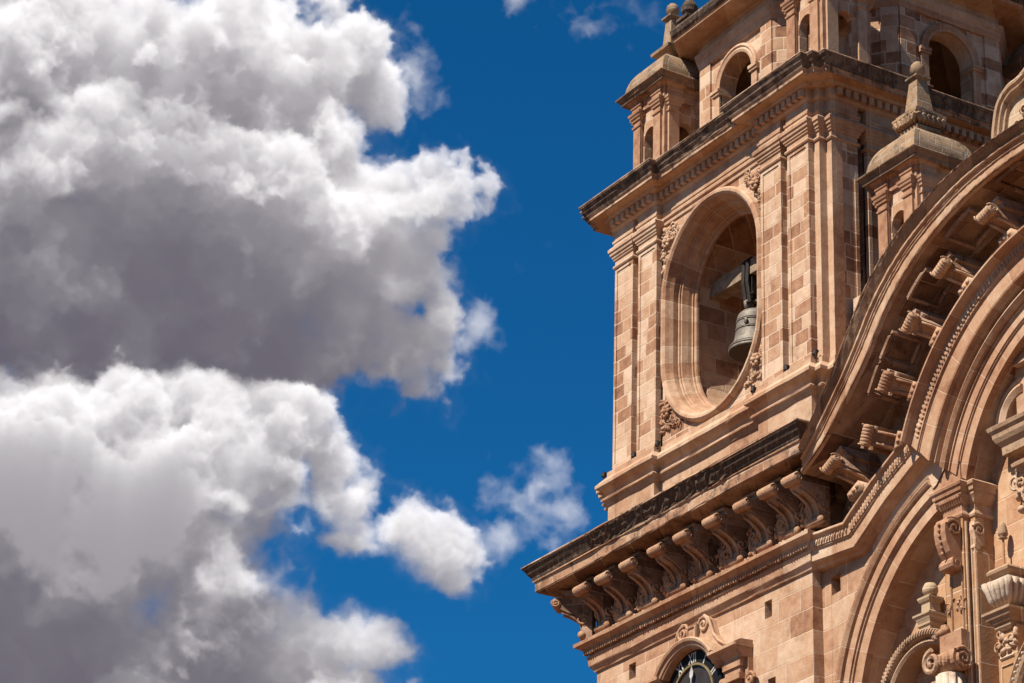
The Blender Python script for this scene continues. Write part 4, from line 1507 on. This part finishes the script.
# the great curved cornice
INN = [(0.30, 22.62), (1.50, 22.50), (2.35, 23.05), (3.30, 23.54)]
arc = [(AX + 4.93 * math.cos(R_(a)), AZ + 4.93 * math.sin(R_(a))) for a in range(152, 89, -2)]
INN = INN + arc + [(AX, AZ + 4.93)]
OUT = [(1.16, 23.86), (1.49, 24.21), (1.79, 24.56), (2.31, 25.10), (2.72, 25.62)]
OUT2 = smoothp([(2.72, 25.62), (3.43, 26.46), (4.44, 27.17), (5.81, 27.67), (7.0, 27.86), (8.0, 27.90)], 12)
# matched stations: kink to kink
inA, inB = resample(INN[:4], 12), resample(INN[3:], 70)
ouA, ouB = resample(OUT, 12), resample(OUT2, 70)
ST = list(zip(inA + inB[1:], ouA + ouB[1:]))
STM = ST + [((2 * AX - a[0], a[1]), (2 * AX - b[0], b[1])) for a, b in ST[::-1][1:]]


def loft(mb, prof, jit=0.0):
    rings = []
    for a, b in STM:
        g = lambda: random.gauss(0, jit) if jit else 0
        rings.append([(a[0] + (b[0] - a[0]) * w + g(), y + g(), a[1] + (b[1] - a[1]) * w + g()) for w, y in prof])
    mb.rings(rings)


mb = MB()
loft(mb, [(-0.04, 0.5), (-0.04, 0.24), (0.62, 0.24), (0.635, 0.20), (0.65, 0.10), (0.675, 0.04), (0.70, 0.02), (0.715, -0.98), (0.76, -0.985), (0.76, 0.5)])
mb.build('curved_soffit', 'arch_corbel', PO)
mb = MB()
loft(mb, [(0.70, -0.9), (0.722, -0.992), (0.735, -1.0), (0.815, -1.005), (0.82, -1.03), (0.83, -1.03), (0.835, -1.01), (0.845, -1.02), (0.85, -1.045), (0.86, -1.045), (0.865, -1.025), (0.87, -1.05), (0.885, -1.095), (0.905, -1.10), (0.925, -1.07), (0.926, -0.9)], 0.0025)
mb.build('curved_fascia', 'mould', PO)
mb = MB()
loft(mb, [(0.90, -0.8), (0.924, -1.05), (0.93, -1.07), (0.95, -1.12), (0.985, -1.19), (1.0, -1.215), (1.012, -1.20), (1.03, -1.0), (1.06, -0.2), (1.06, 0.3)], 0.0035)
mb.build('curved_lip', 'lip2', PO)
mb = MB()
loft(mb, [(0.99, -1.05), (1.006, -1.225), (1.014, -1.235), (1.022, -1.215), (1.04, -0.95)], 0.004)
mb.build('curved_lit_edge', 'fascia', PO)  # thin light line of the sunlit arch lip, done as a paler strip
# wall mass behind the cornice
mb = MB()
rings = []
for a, b in STM:
    rings.append([(a[0], 0.4, a[1]), (a[0] + (b[0] - a[0]) * 1.03, 0.4, a[1] + (b[1] - a[1]) * 1.03), (a[0] + (b[0] - a[0]) * 1.03, 2.6, a[1] + (b[1] - a[1]) * 1.03), (a[0], 2.6, a[1])])
mb.rings(rings, closed=True)
mb.build('gable_mass', 'ashlar_big', PO)
mb = MB()
mb.box(0.5, 2.6, 0.7, 2.7, 22.0, 27.83)
mb.build('turret_pedestal', 'ashlar', PO)

# sunk panels between the brackets of the curved soffit
for a0, a1 in ((149.5, 143.4), (142.9, 137.6), (130.6, 124.4), (117.2, 110.0), (102.0, 94.0)):
    for sgn in (1, -1):
        mb = MB()
        rr, pts = 5.98, []
        for t in range(7):
            a = R_(a0 + (a1 - a0) * t / 6)
            pts.append((AX + sgn * rr * math.cos(a), -0.78, AZ + rr * math.sin(a)))
        for t in range(7):
            a = R_(a1 + (a0 - a1) * t / 6)
            pts.append((AX + sgn * (rr - 0.05) * math.cos(a), -0.12, AZ + (rr - 0.05) * math.sin(a)))
        mb.tube(pts + [pts[0]], 0.045, 5)
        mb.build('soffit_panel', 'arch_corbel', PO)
# modillions of the curved cornice
for ang in (157.2, 146.3, 134.0, 120.8, 106.0, 90.0):
    for sgn in (1, -1):
        if ang == 90.0 and sgn < 0:
            continue
        a = R_(ang)
        e = Vector((math.cos(a) * sgn, 0, math.sin(a)))
        t = Vector((math.sin(a) * sgn, 0, -math.cos(a)))
        r0 = 4.98 if ang < 156 else 5.06
        org = Vector((AX, 0.26, AZ)) + e * r0
        modillion('modillion', org, (0, -1.52, 0), e, t, PO, w=0.33, hs=0.64 if ang < 156 else 0.8, top=0.24, foot=True)
for sgn in (1, -1):
    e = Vector((-0.42 * sgn, 0, 0.9)).normalized()
    t = Vector((0.9 * sgn, 0, 0.42)).normalized()
    org = Vector((AX + (1.98 - AX) * sgn, 0.26, 22.86))
    modillion('modillion', org, (0, -1.52, 0), e, t, PO, w=0.33, hs=0.80, top=0.24, foot=True)
# carved panels between the curved modillions
for i, (x, z, r) in enumerate(((1.25, 23.0, 0.32), (2.45, 23.55, 0.25), (3.15, 24.2, 0.22))):
    mb = MB()
    rnd = random.Random(80 + i)
    pts = [(x + rnd.uniform(-r, r), z + rnd.uniform(-r, r)) for q in range(22)]
    relief(mb, pts, 0.22, 0.05, 0.09, 0.10, 90 + i, 3)
    mb.build('carved_metope', 'carved', PO, True)

# crowning gable piece over the curved cornice
mb = MB()
gp = [(5.62, 27.5), (5.62, 28.9), (5.66, 29.3), (5.80, 29.72), (6.10, 29.94), (6.45, 30.0), (7.0, 30.25), (8.0, 30.5)]
gp = smoothp(gp, 5)
gpm = mir(gp)
mb.prism_y(gpm, 0.32, 0.9)
mb.build('crest_gable', 'cream', PO)
mb = MB()
mb.sweep_xz(gpm, [(0.0, 0.9), (-0.05, 0.9), (-0.05, 0.16), (0.0, 0.13), (0.05, 0.14), (0.07, 0.20), (0.11, 0.21), (0.13, 0.16), (0.16, 0.17), (0.18, 0.24), (0.22, 0.25), (0.24, 0.33)])
mb.build('crest_moulding', 'greyed', PO)
mb = MB()
rnd = random.Random(17)
pts = [(rnd.uniform(6.15, 7.6), rnd.uniform(28.7, 29.8)) for q in range(60)]
mb.ell((6.75, 0.33, 29.1), (0.62, 0.03, 0.55), 16, 6)
relief(mb, [p for p in pts if math.hypot((p[0] - 6.75) / 0.6, (p[1] - 29.1) / 0.52) < 1], 0.31, 0.035, 0.09, 0.06, 18, 8)
mb.build('crest_carving', 'carved', PO, True)

# --- pier with stepped cap and consoles
mb = MB()
mb.box(PX0 + 0.004, PX1 - 0.004, 0.004, 0.60, 0, 22.0)
mb.box(4.3, 4.655, 0.164, 0.60, 0, 22.0)
pier = mb.build('pier', 'ochre', PO)
mb = MB()
mb.sweep_plan([(PX0, 0.6), (PX0, 0.0), (PX1, 0.0), (PX1, 0.16), (4.66, 0.16), (4.66, 0.6)], [(-0.02, 21.68), (0.02, 21.69), (0.035, 21.73), (0.02, 21.78), (0.0, 21.80), (0.0, 21.93), (0.03, 21.95), (0.06, 22.02), (0.10, 22.08), (0.10, 22.14), (0.13, 22.15), (0.14, 22.22), (0.17, 22.25), (0.18, 22.30), (0.14, 22.34), (-0.02, 22.36)])
mb.box(PX0 + 0.01, PX1 - 0.01, 0.012, 0.6, 21.9, 22.35)
mb.box(4.3, 4.65, 0.172, 0.6, 21.9, 22.35)
sub(mb, 'pier_cap', 'mould', pier)
mb = MB()
mb.box(3.35, PX1 + 0.02, -0.03, 0.6, 22.34, 23.1)
mb.build('arch_impost', 'mould', PO)
mb = MB()
for i in range(9):
    mb.ell((PX0 + 0.03 + i * 0.065, -0.09, 22.05), (0.026, 0.03, 0.035), 6, 4)
sub(mb, 'cap_beads', 'carved', pier)
mb = MB()
cp = [(0, 0.0), (0.16, 0.0), (0.24, 0.06), (0.25, 0.15), (0.20, 0.22), (0.27, 0.32), (0.34, 0.50), (0.37, 0.68), (0.36, 0.84), (0.30, 0.96), (0.20, 1.0), (0, 1.0)]
mb.extrude(cp, (4.27, 0.0, 20.66), (0, -1, 0), (0, 0, 1), (1, 0, 0), -0.15, 0.17)
for s, xx in ((1, 4.45), (-1, 4.11)):
    mb.tube(spiral_pts(xx, -0.17, 21.44, (0, -1, 0), (0, 0, 1), 0.17, 1.6, 22, 0.3, 1), 0.035, 6)
    mb.tube(spiral_pts(xx, -0.13, 20.77, (0, -1, 0), (0, 0, 1), 0.11, 1.4, 18, 0.3, -1), 0.03, 6)
for q in range(6):
    mb.ell((4.28, -0.385 + 0.012 * q * (q > 2), 21.50 - q * 0.11), (0.035, 0.03, 0.042), 7, 5)
mb.tube([(4.09, -0.15, 20.76), (4.47, -0.15, 20.76)], 0.11, 10)
con = mb.build('console', 'mould', PO)
mb = MB()
mb.extrude([(0, 0.0), (0.12, 0.02), (0.2, 0.12), (0.24, 0.3), (0.22, 0.46), (0.12, 0.55), (0, 0.55)], (4.40, 0.36, 21.12), (0, -1, 0), (0, 0, 1), (1, 0, 0), 0.06, 0.26)
mb.tube(spiral_pts(4.67, 0.23, 21.42, (0, -1, 0), (0, 0, 1), 0.14, 1.5, 20, 0.3, 1), 0.03, 6)
mb.tube([(4.46, 0.20, 21.10), (4.66, 0.20, 21.10)], 0.07, 8)
mb.build('console', 'mould', PO)
# thin frame lines on the pier shaft
mb = MB()
for x in (4.12, 4.44):
    mb.tube([(x, -0.012, 18.6), (x, -0.012, 20.6)], 0.022, 5)
mb.tube([(PX1 + 0.012, 0.06, 18.0), (PX1 + 0.012, 0.06, 21.6)], 0.022, 5)
for x in (4.54, 4.63):
    mb.tube([(x, 0.155, 16.0), (x, 0.155, 21.6)], 0.018, 5)
sub(mb, 'frame_line', 'mould', pier)
mb = MB()
rnd = random.Random(5)
for (x0, x1, z0, z1, y) in ((4.05, 4.5, 19.9, 20.2, 0.0), (3.4, 3.92, 20.5, 21.2, 0.57), (3.35, 3.9, 19.8, 20.2, 0.57)):
    relief(mb, [(rnd.uniform(x0, x1), rnd.uniform(z0, z1)) for q in range(12)], y, 0.025, 0.055, 0.05, rnd.randint(0, 99), 3)
mb.tube([(3.45, 0.57, 21.3), (3.42, 0.57, 20.3), (3.6, 0.56, 20.05), (3.9, 0.56, 20.15)], 0.03, 6)
mb.tube([(3.62, 0.57, 21.2), (3.60, 0.57, 20.5), (3.85, 0.56, 20.4)], 0.025, 6)
mb.build('retable_carving', 'carved', PO, True)

# --- broken pediment with volute in the left lobe
PCX, PCZ = 3.08, 18.58
mb = MB()
mb.arc_xz(PCX, PCZ, [(1.04, 0.6), (1.04, 0.14), (1.09, 0.10), (1.12, 0.11), (1.13, 0.17), (1.17, 0.18), (1.19, 0.09), (1.24, 0.045), (1.30, 0.06), (1.32, 0.10), (1.33, 0.6)], 175, 52, 40)
for i in range(34):
    a = R_(172 - 116 * i / 33)
    c = Vector((PCX + 1.26 * math.cos(a), 0.06, PCZ + 1.26 * math.sin(a)))
    rot = Matrix.Rotation(-(a - PI / 2) + 0.5, 3, 'Y')
    mb.ell(c, (0.03, 0.05, 0.085), 6, 4, rot)
mb.build('broken_pediment', 'greyed', PO)
mb = MB()
mb.tube([(3.42, 0.2, 19.72), (3.74, 0.1, 19.60), (3.95, 0.0, 19.62)], [0.13, 0.11, 0.08], 9)
mb.tube(spiral_pts(3.98, -0.05, 19.60, (0, -1, 0), (0, 0, 1), 0.11, 1.6, 20, 0.4, 1), 0.04, 6)
mb.tube([(3.80, -0.08, 19.58), (4.05, -0.10, 19.60)], [0.08, 0.09], 9)
mb.build('pediment_scroll', 'carved', PO, True)
mb = MB()
ol = smoothp([(1.55, 18.6), (1.72, 19.2), (2.0, 19.65), (2.25, 19.82), (2.42, 19.80), (2.62, 19.92), (2.74, 20.15), (2.76, 20.35)], 6)
for k, off_ in enumerate((0.0, 0.07)):
    mb.tube([(x - off_ * 0.8, 0.565, z + off_) for x, z in ol], 0.026, 5)
mb.build('outline_moulding', 'mould', PO, True)
mb = MB()
vx0, vx1 = 3.86, 4.55
mb.tube([(vx0, -0.16, 18.93), (vx1, -0.16, 18.93)], 0.22, 18)
mb.tube(spiral_pts(vx1 + 0.02, -0.16, 18.93, (0, -1, 0), (0, 0, 1), 0.21, 2.0, 30, 0.6, 1), 0.04, 6)
mb.tube(spiral_pts(vx0 + 0.12, -0.40, 18.95, (1, 0, 0), (0, 0, 1), 0.24, 1.6, 26, 1.6, 1), 0.05, 6)
for q in range(4):
    mb.ell((4.1 + q * 0.1, -0.38, 18.9 + 0.03 * (q % 2)), (0.05, 0.05, 0.1), 7, 5)
mb.box(vx0 + 0.05, vx1 - 0.03, -0.15, 0.02, 19.16, 19.5)
mb.build('ionic_volute', 'mould', PO)
mb = MB()
mb.lathe((4.19, -0.14, 12.0), [(0.27, 0), (0.25, 6.7)], 20)
for q in range(12):
    a = 2 * PI * q / 12
    mb.tube([(4.19 + 0.25 * math.cos(a), -0.14 + 0.25 * math.sin(a), 12), (4.19 + 0.235 * math.cos(a), -0.14 + 0.235 * math.sin(a), 18.68)], 0.045, 5)
mb.build('fluted_column', 'pale', PO, True)
mb = MB()
rnd = random.Random(8)
relief(mb, [(rnd.uniform(3.2, 3.85), rnd.uniform(18.4, 18.75)) for q in range(26)], 0.2, 0.05, 0.10, 0.08, 8, 4)
mb.build('retable_carving', 'carved', PO, True)

# --- ball finial on a stepped pedestal (stands on the broken pediment)
FI = thing('ball_finial', 'stone ball on a stepped pedestal above the curved pediment in the shaded left lobe', 'finial', (3.1, 0.33, 19.55))
mb = MB()
c = (3.10, 0.33, 0)
mb.square(c, [(0.16, 19.80), (0.16, 20.0), (0.19, 20.02), (0.19, 20.06), (0.17, 20.07), (0.19, 20.12), (0.22, 20.17), (0.245, 20.20), (0.245, 20.24), (0.15, 20.28), (0.125, 20.31), (0.12, 20.46), (0.15, 20.49), (0.175, 20.54), (0.175, 20.58), (0.09, 20.62), (0.08, 20.64)])
mb.build('pedestal', 'cream', FI)
mb = MB()
mb.lathe((3.10, 0.33, 20.62), [(0.07, 0), (0.12, 0.03), (0.15, 0.09), (0.145, 0.16), (0.10, 0.24), (0.03, 0.265)], 16)
mb.build('ball', 'cream', FI, True)

# --- gadrooned urn bracket with cone topped rod, central bay
UR = thing('fluted_urn', 'pale grey fluted stone urn on a bracket beside the pier', 'urn', (5.28, 0.30, 19.2))
mb = MB()
c = (5.22, 0.44, 0)
mb.square(c, [(0.18, 19.34), (0.22, 19.40), (0.22, 19.46), (0.26, 19.48), (0.28, 19.53), (0.32, 19.56), (0.34, 19.61), (0.38, 19.65), (0.38, 19.70), (0.24, 19.75), (0.18, 19.80), (0.18, 19.90)])
mb.build('bracket', 'greyed', UR)
mb = MB()
mb.square(c, [(0.17, 19.80), (0.22, 19.86), (0.26, 19.96), (0.29, 20.10), (0.325, 20.20), (0.33, 20.27), (0.2, 20.30)])
for k in range(4):
    R = Matrix.Rotation(k * PI / 2, 3, 'Z')
    for i in range(5):
        u = -0.30 + 0.15 * i
        q0 = Vector((c[0], c[1], 0))
        hh = random.uniform(-0.02, 0.02)
        p = [R @ Vector((u * 0.66, -0.20, 0)) + Vector((0, 0, 19.83)), R @ Vector((u * 0.84, -0.26, 0)) + Vector((0, 0, 19.96 + hh)), R @ Vector((u * 0.95, -0.295, 0)) + Vector((0, 0, 20.10)), R @ Vector((u * 1.06, -0.345, 0)) + Vector((0, 0, 20.25 + hh))]
        mb.tube([v + q0 for v in p], [0.03, 0.05, 0.052, 0.055], 7)
mb.build('fluted_bowl', 'pale', UR, True)
mb = MB()
mb.square(c, [(0.20, 20.26), (0.22, 20.36), (0.29, 20.42), (0.30, 20.47), (0.26, 20.52), (0.1, 20.54)])
mb.build('lid', 'greyed', UR)
RD = thing('cone_topped_rod', 'slender stone rod with a ribbed cone tip rising above the fluted urn', 'finial', (5.16, 0.36, 20.5))
mb = MB()
mb.tube([(5.13, 0.40, 20.5), (5.13, 0.40, 21.2)], 0.022, 8)
mb.build('rod', 'ochre', RD)
mb = MB()
mb.lathe((5.13, 0.40, 21.12), [(0.025, 0), (0.085, 0.03), (0.05, 0.06), (0.085, 0.08), (0.095, 0.12), (0.085, 0.15), (0.09, 0.17), (0.072, 0.22), (0.075, 0.24), (0.05, 0.30), (0.015, 0.35)], 12)
mb.build('cone_tip', 'greyed', RD, True)
# panelled pilaster under the urn
mb = MB()
mb.box(4.98, 5.50, 0.30, 0.6, 0, 19.40)
up = mb.build('urn_pilaster', 'ochre', PO)
mb = MB()
rnd = random.Random(21)
relief(mb, [(rnd.uniform(5.05, 5.5), rnd.uniform(18.95, 19.32)) for q in range(22)], 0.29, 0.035, 0.08, 0.07, 22, 3)
mb.build('carved_drop', 'carved', PO, True)
for zc in (19.7, 20.6, 21.4):
    mb = MB()
    mb.ell((5.95, 0.58, zc), (0.22, 0.04, 0.36), 12, 6)
    relief(mb, [(5.95 + rnd.uniform(-.2, .2), zc + rnd.uniform(-.34, .34)) for q in range(24)], 0.56, 0.03, 0.07, 0.07, int(zc * 10), 5)
    mb.build('carved_spray', 'carved', PO, True)
mb = MB()
mb.tube([(5.05, 0.295, 18.85), (5.42, 0.295, 18.85)], 0.03, 5)
mb.tube([(5.07, 0.295, 18.7), (5.41, 0.295, 18.7), (5.41, 0.295, 15.5), (5.07, 0.295, 15.5), (5.07, 0.295, 18.7)], 0.022, 5)
sub(mb, 'panel_frame', 'mould', up)
# beaded niche arch, central bay
NX, NZ = 7.15, 17.55
mb = MB()
mb.arc_xz(NX, NZ, [(1.45, 0.6), (1.45, 0.06), (1.50, 0.0), (1.56, -0.01), (1.62, 0.05), (1.66, 0.05), (1.70, 0.0), (1.74, 0.02), (1.76, 0.6)], 180, 0, 48)
mb.build('niche_arch', 'greyed', PO)
mb = MB()
for i in range(40):
    a = R_(176 - 172 * i / 39)
    mb.ell((NX + 1.60 * math.cos(a), -0.01, NZ + 1.60 * math.sin(a)), 0.035, 6, 4)
mb.build('niche_beads', 'pale', PO)

# --- upper niche: cornice slab, ringed head, ball
mb = MB()
mb.sweep_plan([(5.40, 0.6), (5.40, 0.28), (6.02, 0.28), (6.02, 0.6)], [(-0.3, 22.62), (0.02, 22.64), (0.03, 22.80), (0.10, 22.88), (0.14, 22.96), (0.15, 23.04), (0.2, 23.10), (0.22, 23.17), (0.18, 23.20), (-0.3, 23.22)])
mb.build('niche_cornice', 'greyed', PO)
mb = MB()
for r0, y in ((1.02, 0.42), (0.84, 0.34), (0.66, 0.28)):
    mb.arc_xz(5.98, 23.2, [(r0 - 0.15, 0.6), (r0 - 0.15, y), (r0 - 0.05, y - 0.06), (r0, y - 0.04), (r0, 0.6)], 180, 90, 24)
mb.box(5.78, 6.5, 0.3, 0.6, 23.2, 24.3)
for z in (23.75, 23.95, 24.12):
    mb.box(5.30 + (z - 23.7) * 0.6, 5.75, 0.36, 0.55, z, z + 0.09)
mb.build('niche_head', 'mould', PO)
mb = MB()
relief(mb, [(rnd.uniform(5.55, 6.3), rnd.uniform(21.5, 22.2)) for q in range(26)], 0.45, 0.05, 0.11, 0.16, 33, 6)
mb.build('niche_bracket', 'carved', PO, True)
mb = MB()
mb.sweep_plan([(5.82, 0.6), (5.82, 0.30), (6.6, 0.30), (6.6, 0.6)], [(-0.2, 22.15), (0.02, 22.17), (0.06, 22.25), (0.12, 22.28), (0.13, 22.34), (0.08, 22.38), (-0.2, 22.4)])
mb.build('niche_ledge', 'greyed', PO)
F2 = thing('ball_finial', 'small stone ball on a stem above the ringed niche head, below the big arch', 'finial', (6.06, 0.3, 24.2))
mb = MB()
mb.square((6.06, 0.30, 0), [(0.16, 24.2), (0.12, 24.3), (0.10, 24.5), (0.16, 24.54), (0.16, 24.58), (0.07, 24.6)])
mb.build('stem', 'mould', F2)
mb = MB()
mb.ell((6.06, 0.30, 24.72), (0.15, 0.15, 0.15), 14, 10)
mb.build('ball', 'mould', F2, True)


# ================================================================== FLOODLIGHTS on the ledges
def floodlight(loc_, aim, label, K=0.62):
    T = thing('floodlight', label, 'floodlight', loc_, 'small floodlights on the ledges')
    B = Vector(loc_)
    a = Vector(aim).normalized()
    def sc(m_):
        m_.v = [tuple(B + (Vector(p) - B) * K) for p in m_.v]
    m = MB()
    m.tube([B + Vector((0, 0, 0.17)) - a * 0.10, B + Vector((0, 0, 0.17)) - a * 0.06, B + Vector((0, 0, 0.17)) + a * 0.08, B + Vector((0, 0, 0.17)) + a * 0.10], [0.05, 0.085, 0.095, 0.105], 12)
    sc(m)
    m.build('housing', 'iron', T)
    m = MB()
    s = a.cross(Vector((0, 0, 1)))
    s = s.normalized() if s.length > 0.1 else Vector((1, 0, 0))
    m.tube([B + s * 0.10 + Vector((0, 0, 0.17)), B + s * 0.10, B - s * 0.10, B - s * 0.10 + Vector((0, 0, 0.17))], 0.014, 5)
    m.box(B.x - 0.03, B.x + 0.03, B.y - 0.03, B.y + 0.03, B.z - 0.02, B.z + 0.015)
    sc(m)
    m.build('bracket', 'iron', T)
    return T


FL = [((-7.62, -0.05, 26.40), 'small black floodlight at the sky edge of the belfry base'),
      ((-6.52, 0.02, 26.52), 'small black floodlight between the two left pilasters of the belfry'),
      ((-5.58, 0.0, 26.46), 'small black floodlight at the foot of the second pilaster from the left'),
      ((-2.05, 0.02, 26.46), 'small black floodlight below the carved spray right of the oval opening'),
      ((-0.88, 0.02, 26.52), 'small black floodlight between the two right pilasters of the belfry'),
      ((0.10, 0.02, 26.50), 'small black floodlight on the near corner of the belfry base'),
      ((0.02, -0.28, 33.10), 'small black floodlight on top of the upper cornice at the near corner')]
for l, lab in FL:
    floodlight(l, (0.15, 0.25, 1.0) if l[2] < 30 else (0, 0.5, 1), lab)

for o in scene.objects:
    if 'base' in o:
        del o['base']
